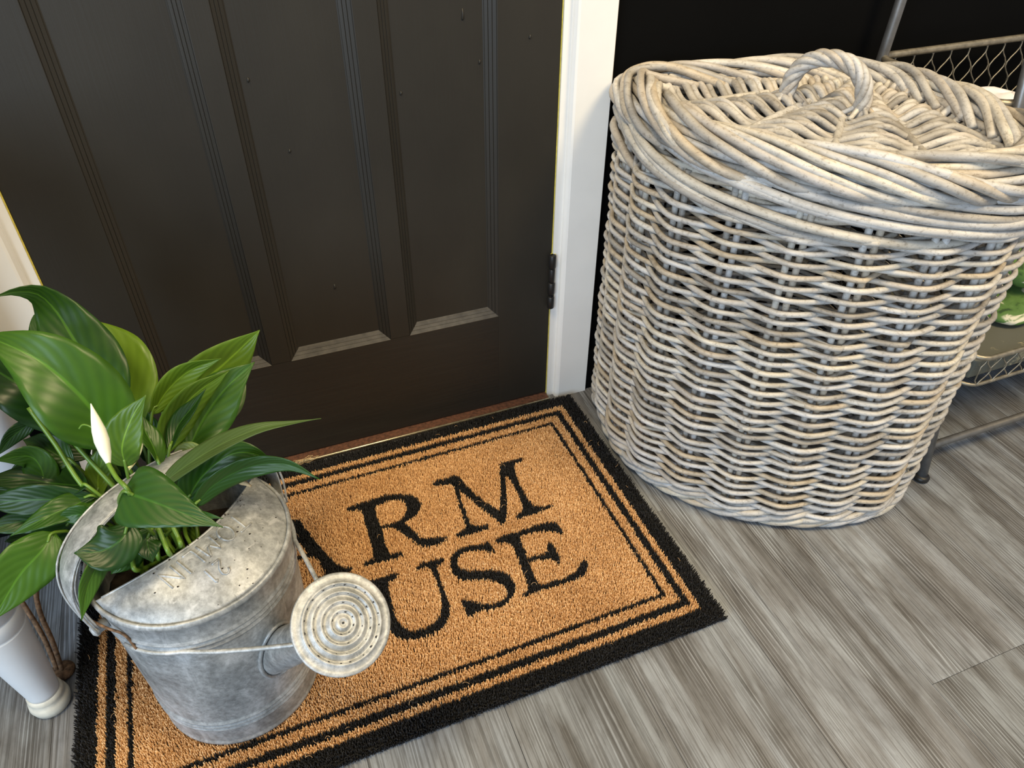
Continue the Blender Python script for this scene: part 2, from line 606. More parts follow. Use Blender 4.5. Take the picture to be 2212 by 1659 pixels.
# ------------------------------------------------------------------ walls, door, casing
DL, DR, DT = -0.2705, 0.4890, 2.02
wall = struct(box('wall_back', DR + 0.06, 2.6, 0.0, 0.12, 0, 2.6, 'wall'), 'black painted wall to the right of the door')
wl = struct(box('wall_left', -2.2, DL - 0.06, 0.0, 0.12, 0, 2.6, 'wall'), 'black painted wall to the left of the door')
struct(box('wall_top', DL - 0.06, DR + 0.06, 0.0, 0.12, DT + 0.02, 2.6, 'wall'), 'black painted wall above the door')
struct(box('baseboard_back', DR + 0.0825, 2.6, -0.012, 0.0, 0, 0.095, 'wall', bev=0.002), 'black painted baseboard')
struct(box('baseboard_left', -2.2, DL - 0.0825, -0.012, 0.0, 0, 0.095, 'wall', bev=0.002), 'black painted baseboard')

door = struct(empty('door_1'), 'black painted panelled door with three tall panels')
YD0, YD1 = 0.0, 0.04
RECESS = 0.012
MW = 0.0165
P_X = [(-0.1735, -0.0075), (0.0245, 0.1925), (0.2265, 0.3900)]
PZ0, PZ1 = 0.2145, 1.30
BV = 0.0012
box('stile', DL, P_X[0][0], YD0, YD1, 0.009, DT, 'door', door, BV)
box('stile', P_X[2][1], DR, YD0, YD1, 0.009, DT, 'door', door, BV)
box('rail', P_X[0][0], P_X[2][1], YD0, YD1, 0.009, PZ0, 'rail', door)
box('rail', P_X[0][0], P_X[2][1], YD0, YD1, PZ1, PZ1 + 0.18, 'rail', door)
box('rail', P_X[0][0], P_X[2][1], YD0, YD1, DT - 0.11, DT, 'rail', door)
box('panel', P_X[0][0], P_X[2][1], YD0 + RECESS, YD1 - 0.01, PZ1 + 0.18, DT - 0.11, 'door', door)
for a_, b_ in ((P_X[0][1], P_X[1][0]), (P_X[1][1], P_X[2][0])):
    box('muntin', a_, b_, YD0, YD1, PZ0, PZ1, 'door', door, BV)
prof = [(0.0, 0.0), (0.0004, 0.0008), (0.0046, 0.0036), (0.0050, 0.0047), (0.0056, 0.0042), (0.0096, 0.0068), (0.0100, 0.0079), (0.0106, 0.0074), (0.0146, 0.0098), (0.0150, 0.0110), (MW, RECESS)]
for a_, b_ in P_X:
    box('panel', a_, b_, YD0 + RECESS, YD1 - 0.01, PZ0, PZ1, 'door', door)
    corners = lambda o_, d_: [(a_ + o_, YD0 + d_, PZ0 + o_), (b_ - o_, YD0 + d_, PZ0 + o_), (b_ - o_, YD0 + d_, PZ1 - o_), (a_ + o_, YD0 + d_, PZ1 - o_)]
    rings = [corners(o_, d_) for o_, d_ in prof]
    for s_ in range(4):
        V, F = [], []
        for k, rg in enumerate(rings):
            V += [rg[s_], rg[(s_ + 1) % 4]]
            if k:
                F.append((2 * k - 2, 2 * k - 1, 2 * k + 1, 2 * k))
        # give the strip a back so that it is a solid bar
        n0 = len(V)
        V += [(V[0][0], YD0 + RECESS + 0.004, V[0][2]), (V[1][0], YD0 + RECESS + 0.004, V[1][2])]
        V += [(V[n0 - 2][0], YD0 + RECESS + 0.004, V[n0 - 2][2]), (V[n0 - 1][0], YD0 + RECESS + 0.004, V[n0 - 1][2])]
        F += [(0, n0, n0 + 1, 1), (n0 - 2, n0 - 1, n0 + 3, n0 + 2), (n0, n0 + 2, n0 + 3, n0 + 1)]
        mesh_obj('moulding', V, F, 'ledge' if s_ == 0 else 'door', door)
# paint drips and blobs on the door
for dx, dz, ln in ((0.115, 0.33, 0.006), (0.345, 0.71, 0.012), (0.368, 0.65, 0.003), (0.44, 0.68, 0.003), (0.05, 0.66, 0.003), (0.25, 0.62, 0.0025), (0.085, 0.56, 0.0025)):
    yy = YD0 if (0.39 < dx) or (0.1925 < dx < 0.2265) else YD0 + RECESS
    P = [(dx, yy, dz + ln), (dx + 0.0005, yy - 0.0005, dz + ln * 0.4), (dx, yy - 0.0003, dz - 0.001), (dx, yy, dz - 0.003)]
    tube('paint_drip', P, [0.0009, 0.0013, 0.0019, 0.0006], 'door', door, 8)
# hinge: knuckle of segments with yellow paint between
hinge = box('hinge', DR - 0.002, DR + 0.006, -0.0045, 0.004, 0.213, 0.322, 'yellow', door)
hinge['label'] = 'painted iron butt hinge with yellow paint in the joints'
for z0_, z1_, r_ in ((0.296, 0.322, 0.0062), (0.268, 0.2945, 0.0052), (0.2425, 0.2665, 0.0062), (0.2385, 0.241, 0.005), (0.213, 0.2375, 0.0060)):
    lathe('knuckle', [(r_ * 0.8, 0), (r_, 0.0015), (r_, z1_ - z0_ - 0.0015), (r_ * 0.8, z1_ - z0_)], (DR - 0.0005, -0.006, z0_), 'iron', hinge, 14)
# old paint showing along the jamb
box('paint_edge', DR + 0.0002, DR + 0.0012, -0.0006, 0.03, 0.0, DT, 'yellow', door)
box('paint_edge', DL - 0.0022, DL - 0.0004, -0.0006, 0.03, 0.0, DT, 'yellow', door)


def casing(name, sgn, xin, label):
    # stepped section: jamb bead, groove, flat face
    sec = [(0.002, 0.02), (0.002, -0.003), (0.0145, -0.003), (0.0150, -0.010), (0.0180, -0.0145), (0.0215, -0.016), (0.0800, -0.016), (0.0815, -0.0145), (0.0815, 0.02)]
    V, F = [], []
    for z in (0.0, DT + 0.02):
        V += [(xin + sgn * a, b_, z) for a, b_ in sec]
    n = len(sec)
    for k in range(n):
        l = (k + 1) % n
        F.append((k, l, n + l, n + k) if sgn > 0 else (l, k, n + k, n + l))
    F += [tuple(range(n)), tuple(range(2 * n - 1, n - 1, -1))]
    return struct(mesh_obj(name, V, F, 'white'), label)


casing('trim_1', 1, DR, 'white door casing on the hinge side')
casing('trim_2', -1, DL, 'white door casing behind the peace lily')
th = struct(empty('trim_3'), 'worn threshold with a brass strip under the door')
box('sill', DL, DR, -0.020, 0.04, 0.0, 0.0065, 'thresh', th, 0.001)
tube('brass_strip', [(DL, -0.0215, 0.0075), (0.0, -0.0217, 0.0078), (DR, -0.0215, 0.0075)], 0.0022, 'brass', th, 8)

# ------------------------------------------------------------------ doormat
MX, MY, MPH, MWD, MDP = 0.5265, -0.0285, 0.0085, 0.880, 0.5430
EXv = np.array([math.cos(MPH), math.sin(MPH)])
EYv = np.array([-math.sin(MPH), math.cos(MPH)])


def mat_xy(u, v):
    u = np.asarray(u, float)
    v = np.asarray(v, float)
    return MX - u * EXv[0] - v * EYv[0], MY - u * EXv[1] - v * EYv[1]


mat_o = thing('doormat', 'tan coir doormat with black striped border and big black lettering', 'doormat')
u_, v_ = np.array([0.003, MWD - 0.003, MWD - 0.003, 0.003]), np.array([0.003, 0.003, MDP - 0.003, MDP - 0.003])
X, Y = mat_xy(u_, v_)
V = [(X[i], Y[i], z) for z in (0.0002, 0.0065) for i in range(4)]
mesh_obj('backing', V, [(0, 1, 2, 3), (7, 6, 5, 4), (0, 4, 5, 1), (1, 5, 6, 2), (2, 6, 7, 3), (3, 7, 4, 0)], 'rubber', mat_o)
G = {}
G['R'] = [[(474,133),(471,130),(448,129),(425,127),(402,127),(383,132),(365,142),(356,155),(353,168),(360,181),(371,191),(385,195),(391,198),(385,214),(377,235),(372,241),(357,244),(341,248),(335,253),(338,258),(353,261),(372,259),(379,255),(387,244),(396,224),(408,205),(420,198),(429,198),(431,213),(432,236),(430,250),(427,251),(413,252),(410,257),(413,262),(432,262),(458,260),(472,260),(474,257),(472,251),(463,251),(455,249),(454,233),(452,196),(451,162),(452,146),(461,141),(472,139)],
          [(429,147),(416,143),(396,143),(384,147),(378,157),(379,170),(387,183),(399,190),(414,191),(430,189),(430,174),(430,161)]]
G['M'] = [[(322,132),(318,127),(305,127),(284,127),(275,131),(272,148),(262,181),(247,214),(236,230),(220,194),(209,162),(198,133),(193,129),(176,130),(156,130),(152,135),(158,140),(172,139),(178,154),(182,184),(183,213),(181,235),(178,243),(166,250),(152,250),(149,254),(156,257),(181,259),(202,259),(215,259),(218,255),(214,251),(202,247),(199,242),(194,215),(194,186),(195,163),(199,162),(209,191),(222,229),(233,252),(241,261),(245,258),(248,250),(255,233),(268,206),(279,177),(285,163),(289,192),(291,226),(291,238),(285,247),(267,252),(264,256),(268,260),(288,261),(306,261),(319,260),(321,254),(317,250),(305,247),(300,242),(298,220),(295,186),(291,155),(293,146),(299,142),(312,139),(321,139)]]
G['A'] = [[(573,124),(564,124),(551,127),(546,147),(535,183),(523,215),(515,234),(507,245),(502,250),(491,252),(491,258),(495,262),(515,260),(531,258),(541,259),(545,254),(536,253),(532,249),(534,238),(537,221),(542,212),(562,210),(603,212),(610,235),(610,248),(598,252),(598,260),(620,261),(646,261),(648,255),(636,250),(625,240),(612,205),(596,170)],
          [(571,160),(558,181),(549,200),(560,202),(598,202)]]
G['U'] = [[(467,289),(444,289),(430,289),(429,293),(432,299),(443,301),(446,302),(449,315),(451,342),(452,369),(448,381),(441,393),(431,397),(416,398),(402,394),(390,386),(382,370),(379,354),(378,338),(378,318),(378,303),(383,296),(395,297),(399,296),(398,289),(394,286),(378,286),(363,287),(354,289),(353,292),(358,297),(366,300),(369,306),(371,323),(371,349),(372,374),(377,391),(386,403),(402,410),(418,412),(435,410),(449,406),(459,397),(465,383),(468,360),(468,331),(467,304),(472,300),(482,298),(484,291)]]
G['S'] = [[(274,309),(275,301),(277,287),(279,283),(284,285),(292,286),(310,281),(325,281),(338,287),(346,297),(350,311),(349,325),(344,336),(334,342),(321,347),(304,353),(293,360),(285,372),(283,383),(288,391),(298,396),(309,397),(322,393),(333,385),(342,378),(348,373),(353,373),(354,381),(354,393),(353,403),(348,406),(341,401),(331,400),(319,404),(305,405),(290,402),(277,394),(269,381),(267,368),(271,354),(281,344),(296,336),(313,330),(326,326),(335,318),(338,310),(335,300),(326,293),(313,290),(300,294),(289,299),(282,305)]]
G['E'] = [[(265,287),(261,284),(243,283),(212,284),(191,282),(168,284),(160,290),(157,301),(156,311),(162,314),(167,307),(178,301),(194,296),(214,293),(226,295),(228,313),(231,335),(225,339),(208,340),(197,338),(191,325),(186,321),(182,325),(183,341),(183,356),(186,364),(190,366),(194,359),(203,352),(219,347),(232,347),(234,366),(234,386),(229,393),(209,393),(189,393),(173,390),(162,383),(154,375),(148,376),(148,385),(156,397),(166,402),(186,403),(216,402),(240,401),(259,402),(266,401),(264,396),(254,394),(250,386),(248,369),(246,340),(244,316),(245,304),(251,298),(263,295)]]
G['F'] = [[(757,129),(740,127),(668,127),(658,134),(656,152),(664,153),(672,142),(690,139),(712,139),(714,185),(700,186),(690,176),(684,178),(684,204),(690,206),(698,196),(714,195),(714,245),(705,251),(692,254),(694,261),(756,261),(758,254),(744,250),(735,244),(735,145),(745,139),(757,137)]]
G['O'] = [[(545 + 56 * math.cos(t), 346 + 65 * math.sin(t)) for t in np.linspace(0, 2 * np.pi, 40, endpoint=False)],
          [(545 + 35 * math.cos(t), 346 + 55 * math.sin(t)) for t in np.linspace(0, 2 * np.pi, 40, endpoint=False)]]
G['H'] = [[(735,286),(695,286),(695,294),(706,298),(706,340),(655,340),(655,298),(664,294),(664,286),(622,286),(622,294),(634,298),(634,394),(622,400),(622,406),(664,406),(664,400),(655,394),(655,351),(706,351),(706,394),(695,400),(695,406),(735,406),(735,400),(726,394),(726,298),(735,294)]]
sp = 0.0020
gu, gv = np.meshgrid(np.arange(0.0, MWD, sp), np.arange(0.0, MDP, sp))
gu = gu.ravel() + nrg.uniform(-0.4, 0.4, gu.size) * sp
gv = gv.ravel() + nrg.uniform(-0.4, 0.4, gv.size) * sp
ed = np.minimum(np.minimum(gu, MWD - gu), np.minimum(gv, MDP - gv))
jit = nrg.normal(0, 0.0004, gu.size)
e2 = ed + jit
who = np.full(gu.size, 'tan', dtype=object)
who[e2 < 0.0265] = 'border_band'
who[(e2 > 0.0370) & (e2 < 0.0485)] = 'wide_stripe'
who[(e2 > 0.0635) & (e2 < 0.0700)] = 'thin_stripe'
ju, jv = gu * 1000 + nrg.normal(0, 0.35, gu.size), gv * 1000 + nrg.normal(0, 0.35, gu.size)
for k, polys in G.items():
    ins = np.zeros(gu.size, bool)
    for pl in polys:
        ins ^= inside(pl, ju, jv)
    who[ins] = k


def tufts(name, selm, mat, label=None):
    u, v = gu[selm], gv[selm]
    n = len(u)
    x, y = mat_xy(u, v)
    d_ = ed[selm]
    h = 0.0155 + nrg.uniform(-0.0030, 0.0014, n) - np.clip(0.006 - d_, 0, 0.006) * 0.5
    lean = nrg.normal(0, 0.0008, (n, 2))
    # outermost tufts splay outwards
    outx = np.where(u < 0.008, 1, 0) - np.where(u > MWD - 0.008, 1, 0)
    outy = np.where(v < 0.008, 0.3, 0) - np.where(v > MDP - 0.008, 1, 0)
    lean[:, 0] += outx * nrg.uniform(0, 0.0045, n)
    lean[:, 1] += outy * nrg.uniform(0, 0.0045, n)
    a0 = nrg.uniform(0, 2 * np.pi, n)
    rr = nrg.uniform(0.0010, 0.0014, n)
    Vv = np.empty((n, 6, 3))
    for k in range(3):
        a = a0 + k * 2 * np.pi / 3
        Vv[:, k, 0] = x + rr * np.cos(a)
        Vv[:, k, 1] = y + rr * np.sin(a)
        Vv[:, k, 2] = 0.004
        Vv[:, 3 + k, 0] = x + lean[:, 0] + rr * 0.62 * np.cos(a + 0.5)
        Vv[:, 3 + k, 1] = y + lean[:, 1] + rr * 0.62 * np.sin(a + 0.5)
        Vv[:, 3 + k, 2] = h + nrg.uniform(-0.0012, 0.0012, n)
    base = (np.arange(n) * 6)[:, None]
    F = np.concatenate([base + np.array([[0, 1, 4, 3]]), base + np.array([[1, 2, 5, 4]]), base + np.array([[2, 0, 3, 5]])], 0)
    T = base + np.array([[3, 4, 5]])
    me = bpy.data.meshes.new(name)
    nv = n * 6
    me.vertices.add(nv)
    me.vertices.foreach_set('co', Vv.reshape(-1))
    loops = np.concatenate([F.ravel(), T.ravel()])
    me.loops.add(len(loops))
    me.loops.foreach_set('vertex_index', loops.astype(np.int32))
    npoly = len(F) + len(T)
    me.polygons.add(npoly)
    starts = np.concatenate([np.arange(len(F)) * 4, len(F) * 4 + np.arange(len(T)) * 3])
    me.polygons.foreach_set('loop_start', starts.astype(np.int32))
    me.update(calc_edges=True)
    me.validate()
    me.materials.append(M[mat])
    o = bpy.data.objects.new(name, me)
    col.objects.link(o)
    o.parent = mat_o
    o['kind'] = 'stuff'
    if label:
        o['label'] = label
    return o


tufts('coir_pile', who == 'tan', 'coir', 'tan bristly coir pile')
tufts('border_band', who == 'border_band', 'coir_black', 'wide black outer border')
tufts('stripe', who == 'wide_stripe', 'coir_black', 'wider inner black stripe')
tufts('stripe', who == 'thin_stripe', 'coir_black', 'thin inner black stripe')
for k in ('F', 'A', 'R', 'M', 'H', 'O', 'U', 'S', 'E'):
    tufts('letter', who == k, 'coir_black', 'black capital letter ' + k)
# stray pale fibres lying on the mat
V, F = [], []
for _ in range(170):
    u, v = rnd.uniform(0.01, MWD - 0.01), rnd.uniform(0.01, MDP - 0.01)
    x, y = mat_xy(u, v)
    a, ln, cv = rnd.uniform(0, 6.28), rnd.uniform(0.004, 0.010), rnd.uniform(-1.5, 1.5)
    P = []
    for q in range(5):
        t = q / 4
        P.append((x + ln * t * math.cos(a + cv * t), y + ln * t * math.sin(a + cv * t), 0.0165 + 0.0022 * math.sin(math.pi * t)))
    tv, tf = tube_vf(P, 0.00022, 4)
    b0 = len(V)
    V += list(tv)
    F += [tuple(i + b0 for i in q) for q in tf]
fz = mesh_obj('stray_fibre', V, F, 'coir', mat_o)
fz['kind'] = 'stuff'
# frayed end at the back edge by the plant
V, F = [], []
for _ in range(140):
    u = rnd.uniform(0.515, 0.66)
    x, y = mat_xy(u, 0.0)
    a = rnd.gauss(0.1, 0.5)
    ln = rnd.uniform(0.01, 0.03)
    z0_ = rnd.uniform(0.010, 0.019)
    P = [(x + ln * t * math.cos(a), y + 0.004 + rnd.uniform(-.003, .003) + 0.3 * ln * t * math.sin(a), z0_ + rnd.uniform(-.002, .004) * t) for t in (0, .5, 1)]
    tv, tf = tube_vf(P, 0.00035, 4)
    b0 = len(V)
    V += list(tv)
    F += [tuple(i + b0 for i in q) for q in tf]
fz = mesh_obj('frayed_edge', V, F, 'dry', mat_o)
fz['kind'] = 'stuff'
fz['label'] = 'frayed tan fibres at the back edge'

# ------------------------------------------------------------------ watering can
CC = np.array([-0.138, -0.405])
ZB = 0.0172
can = thing('watering_can', 'galvanised metal watering can standing on the doormat with the lily in it', 'watering can')
def bodyr(h):
    return 0.1010 + (0.1095 - 0.1010) * h / 0.275


prof = [(0.0, 0.006), (0.096, 0.006), (0.0985, 0.0), (0.1020, 0.0), (0.1026, 0.003), (0.1018, 0.006), (0.1010, 0.008), (bodyr(0.010), 0.010), (bodyr(0.033), 0.033), (bodyr(0.0355), 0.0355)]


for hb in (0.040, 0.0475, 0.055, 0.222, 0.230, 0.238):
    if hb == 0.222:
        prof += [(bodyr(0.060), 0.060), (bodyr(0.063), 0.063), (bodyr(0.214), 0.214), (bodyr(0.2175), 0.2175)]
    prof += [(bodyr(hb - 0.0032), hb - 0.0032), (bodyr(hb) + 0.0020, hb - 0.0008), (bodyr(hb) + 0.0020, hb + 0.0008), (bodyr(hb + 0.0032), hb + 0.0032)]
prof += [(bodyr(0.243), 0.243), (bodyr(0.246), 0.246), (bodyr(0.266), 0.266), (0.1112, 0.2685), (0.1126, 0.2725), (0.1116, 0.2765), (0.1095, 0.2780), (0.1078, 0.2765), (0.1072, 0.270), (0.1065, 0.20), (0.105, 0.15)]
lathe('body', prof, (CC[0], CC[1], ZB), 'galv', can, 96, cap0=False, cap1=False)
# crescent cover over the front half, rising towards the curved opening
sd = math.radians(-55)
DV = np.array([math.cos(sd), math.sin(sd)])        # towards the spout
SV = np.array([-DV[1], DV[0]])                     # along the opening
ng, mg = 56, 22


def cover_pt(a, b):
    """a -1..1 along the opening, b 0 at the opening edge .. 1 at the rim"""
    R = 0.1078
    s = a * R * 0.9995
    edge = 0.030 * (1 - a * a) - 0.012 * (a * a)
    rimd = math.sqrt(max(R * R - s * s, 0))
    edge = min(edge, rimd)
    d = edge + (rimd - edge) * b
    k = 1 - b
    z = 0.2745 + 0.030 * (1 - (1 - k) ** 2.2) * (1 - 0.75 * abs(a) ** 2.5)
    return np.array([CC[0] + SV[0] * s + DV[0] * d, CC[1] + SV[1] * s + DV[1] * d, ZB + z])


V, F = [], []
for i in range(ng + 1):
    for j in range(mg + 1):
        V.append(cover_pt(-1 + 2 * i / ng, j / mg))
for i in range(ng):
    for j in range(mg):
        q = i * (mg + 1) + j
        F.append((q, q + 1, q + mg + 2, q + mg + 1))
cov = mesh_obj('cover', V, F, 'galv', can, smooth=True)
cov['label'] = 'crescent shaped half cover with stamped lettering'
md = cov.modifiers.new('thick', 'SOLIDIFY')
md.thickness = 0.0010
md.offset = 0
tube('cover_lip', [cover_pt(-1 + 2 * i / 40, 0.0) + np.array([0, 0, -0.0004]) for i in range(1, 40)], 0.0016, 'galv', can, 8)


# stamped lettering: strokes pressed proud of the cover, read from the far right towards the near left
def cover_uv(x, y):
    """world x,y -> z of cover"""
    p_ = np.array([x, y]) - CC
    s, d = p_ @ SV, p_ @ DV
    a = s / (0.1078 * 0.9995)
    edge = 0.030 * (1 - a * a) - 0.012 * (a * a)
    rimd = math.sqrt(max(0.1078 ** 2 - s * s, 1e-9))
    b = (d - edge) / max(rimd - edge, 1e-6)
    return cover_pt(np.clip(a, -1, 1), np.clip(b, 0, 1))[2]


STROKES = {'T': [[(0, 1), (.8, 1)], [(.4, 1), (.4, 0)]],
           'O': [[(.4 + .4 * math.cos(t), .5 + .5 * math.sin(t)) for t in np.linspace(0, 6.283, 17)]],
           'M': [[(0, 0), (.08, 1), (.45, .35), (.82, 1), (.9, 0)]],
           'L': [[(0, 1), (0, 0), (.55, 0)]], 'I': [[(0.1, 1), (0.1, 0)]],
           'N': [[(0, 0), (0, 1), (.7, 0), (.7, 1)]],
           '2': [[(0, .75), (.12, .95), (.4, 1), (.6, .8), (.5, .5), (0, 0), (.65, 0)]],
           '1': [[(0.1, 0.85), (0.25, 1), (.25, 0)]]}
ADV = {'T': 1.0, 'O': 1.12, 'M': 1.2, 'L': .78, 'I': .5, 'N': 1.0, '2': 1.0, '1': .6}


def stamp(txt, start, dist, size):
    s = start
    for ch in txt:
        V, F = [], []
        for st in STROKES[ch]:
            P2 = resample(np.array(st, float), 14)
            P = []
            for a, b in P2:
                ss = s - a * size               # reads towards -SV
                dd = dist + b * size * 1.15      # tops point to the spout
                dd += -0.9 * ss * ss * 2.2       # follow the crescent
                xy = CC + SV * ss + DV * dd
                P.append((xy[0], xy[1], cover_uv(xy[0], xy[1]) + 0.0002))
            tv, tf = tube_vf(P, 0.0015, 6)
            b0 = len(V)
            V += list(tv)
            F += [tuple(i + b0 for i in q) for q in tf]
        o = mesh_obj('stamped_letter', V, F, 'galv', cov, smooth=True)
        s -= ADV[ch] * size


stamp('TOMLIN', 0.047, 0.037, 0.0195)
stamp('21', -0.006, 0.066, 0.0150)
# handle: wide band arching over the top, leaning back
hth, hR, hH, htl, hz, hw, hex_ = 3.642, 0.1225, 0.122, -0.366, 0.262, 0.0265, 0.83
hd = np.array([math.cos(hth), math.sin(hth), 0])
hn = np.array([-hd[1], hd[0], 0])
hu = np.array([0, 0, 1]) * math.cos(htl) + hn * math.sin(htl)
hwv = np.cross(hd, hu)
V, F = [], []
nh = 56
sg = lambda v, e: math.copysign(abs(v) ** e, v)
prevP = None
arch = []
for i in range(nh + 1):
    t = math.pi * i / nh
    arch.append(np.array([CC[0], CC[1], hz]) + hd * hR * sg(math.cos(t), hex_) * (1 + 0.13 * abs(math.sin(2 * t))) + hu * hH * sg(math.sin(t), hex_))
arch = resample(np.array(arch), nh + 1)
tan = np.gradient(arch, axis=0)
tan /= np.linalg.norm(tan, axis=1)[:, None]
for i in range(nh + 1):
    e = min(i, nh - i) / nh
    wd = hw * (0.26 + 0.74 * min(1, e / 0.20) ** 0.8)
    nr = np.cross(hwv, tan[i])
    nr = nr / np.linalg.norm(nr)
    if nr @ (arch[i] - np.array([CC[0], CC[1], hz])) < 0:
        nr = -nr
    for j in range(7):
        s = -1 + j / 3
        V.append(arch[i] + hwv * wd * s - nr * 0.0045 * s * s)
for i in range(nh):
    for j in range(6):
        q = i * 7 + j
        F.append((q, q + 1, q + 8, q + 7))
hob = mesh_obj('handle', V, F, 'galv', can, smooth=True)
md = hob.modifiers.new('thick', 'SOLIDIFY')
md.thickness = 0.0014
md.offset = 0
for s_ in (0, nh):
    for e_ in (-1, 1):
        pass
for e_ in (-1, 1):
    tube('rolled_edge', [arch[i] + hwv * e_ * hw * (0.26 + 0.74 * min(1, min(i, nh - i) / nh / 0.20) ** 0.8) - (np.array([0, 0, 0.0035])) for i in range(nh + 1)], 0.0014, 'galv', hob, 6)
for P_ in (arch[0], arch[nh]):
    dv = np.array([P_[0] - CC[0], P_[1] - CC[1], 0])
    dv /= np.linalg.norm(dv)
    base = np.array([CC[0], CC[1], P_[2]]) + dv * 0.1090
    lathe('pivot_rivet', [(0.0062, 0), (0.0062, 0.010), (0.0075, 0.012), (0.0075, 0.015), (0.004, 0.0175)], base, 'galv', can, 12, axis=dv)
# rusty wire hook hanging at the near pivot
b_ = arch[0]
tube('wire_hook', catmull([b_ + np.array([0.0, 0.004, 0.012]), b_ + np.array([0.016, -0.012, 0.012]), b_ + np.array([0.030, -0.020, 0.004]), b_ + np.array([0.036, -0.026, -0.018])], 6), 0.0016, 'rust', can, 6)
# spout, collar and rose
S0 = np.array([-0.082, -0.480, ZB + 0.128])
RC = np.array([0.0015, -0.583, 0.308])
SD = (RC - S0) / np.linalg.norm(RC - S0)
L = np.linalg.norm(RC - S0)
lathe('spout', [(0.0255, -0.03), (0.0252, 0.02), (0.0225, L * 0.5), (0.0185, L - 0.030), (0.0175, L - 0.012)], S0, 'galv', can, 28, axis=SD, cap0=False, cap1=False)
# flange where the spout is soldered on: follows the body surface
fl = []
for k in range(32):
    t = 2 * math.pi * k / 32
    a_ = np.array([0, 0, 1.0])
    uu = np.cross(SD, a_)
    uu /= np.linalg.norm(uu)
    ww = np.cross(uu, SD)
    o_ = S0 + 0.0275 * (math.cos(t) * uu + math.sin(t) * ww)
    # march along SD until outside the body
    s = -0.05
    while True:
        q = o_ + SD * s
        if np.hypot(q[0] - CC[0], q[1] - CC[1]) > bodyr(q[2] - ZB) + 0.0005 or s > 0.12:
            break
        s += 0.001
    fl.append(q)
tube('spout_collar', fl, 0.0026, 'galv', can, 8, closed=True)
RN = SD + 0.38 * (np.array([-0.004, -0.569, 0.822]) - SD)
RN /= np.linalg.norm(RN)
rr0 = 0.0505
pr = [(0.0165, -0.034), (0.0185, -0.030), (0.034, -0.013), (0.0475, -0.004), (rr0, -0.0015), (rr0 + 0.0006, 0.0003), (rr0 - 0.0006, 0.0018), (rr0 - 0.0035, 0.0014), (rr0 - 0.0085, 0.0018)]
for q_, rv in enumerate((0.0375, 0.0285, 0.0195, 0.0105)):
    zc = 0.0022 + 0.0011 * q_
    pr += [(rv + 0.0042, zc + 0.0000), (rv + 0.0030, zc + 0.0018), (rv + 0.0014, zc + 0.0018), (rv - 0.0002, zc - 0.0018), (rv - 0.0016, zc - 0.0022), (rv - 0.0034, zc + 0.0000)]
pr += [(0.0058, 0.0070), (0.0045, 0.0074), (0.0030, 0.0062), (0.0008, 0.0058)]
rose = lathe('rose', pr, RC, 'galv', can, 56, axis=RN, cap0=False)
rose['label'] = 'round perforated rose with concentric ridges'
ax = RN
a_ = np.array([1.0, 0, 0])
ru = a_ - ax * (a_ @ ax)
ru /= np.linalg.norm(ru)
rw = np.cross(ax, ru)
V, F = [], []
hole_rings = [(0.0, 1, 0.0063), (0.0118, 8, 0.0060), (0.0210, 11, 0.0050), (0.0300, 16, 0.0040), (0.0385, 20, 0.0028)]
for rv, cnt, hz_ in hole_rings:
    for k in range(cnt):
        t = 2 * math.pi * (k + 0.3 * cnt) / cnt + rnd.uniform(-0.04, 0.04)
        ctr = RC + ax * (hz_ + 0.0004) + rv * (math.cos(t) * ru + math.sin(t) * rw)
        hr = rnd.choice([0.0009, 0.0011, 0.0012, 0.0015])
        b0 = len(V)
        for q in range(8):
            a2 = 2 * math.pi * q / 8
            V.append(ctr + hr * (math.cos(a2) * ru + math.sin(a2) * rw))
        for q in range(8):
            a2 = 2 * math.pi * q / 8
            V.append(ctr - ax * 0.003 + hr * (math.cos(a2) * ru + math.sin(a2) * rw))
        F.append(tuple(b0 + q for q in range(8)))
        for q in range(8):
            F.append((b0 + q, b0 + 8 + q, b0 + 8 + (q + 1) % 8, b0 + (q + 1) % 8))
ho = mesh_obj('spray_hole', V, F, 'subfloor', rose)
ho['kind'] = 'stuff'
# wire braces from the pivots to the neck of the spout
NK = RC - SD * 0.045
for P_, sd_ in ((np.array([-0.2215, -0.4770, 0.2415]), -1), (np.array([-0.0525, -0.335, 0.262]), 1)):
    mid = (P_ + NK) / 2 + np.array([DV[0] * 0.006, DV[1] * 0.006, -0.006]) + np.array([SV[0], SV[1], 0]) * 0.004 * sd_
    end = NK + np.array([SV[0], SV[1], 0]) * 0.0165 * sd_
    # keep clear of the drum
    pts = catmull([P_, P_ + 0.33 * (mid - P_) + np.array([DV[0], DV[1], 0]) * 0.012, mid + np.array([SV[0], SV[1], 0]) * 0.008 * sd_, end, NK + SD * 0.006 + np.array([SV[0], SV[1], 0]) * 0.008 * sd_], 10)
    for q in range(len(pts)):
        d2 = pts[q, :2] - CC
        rq = np.hypot(*d2)
        mn = bodyr(pts[q, 2] - ZB) + 0.0026
        if rq < mn and q > 0:
            pts[q, :2] = CC + d2 / rq * mn
    tube('wire_brace', pts, 0.0026, 'galv', can, 8)

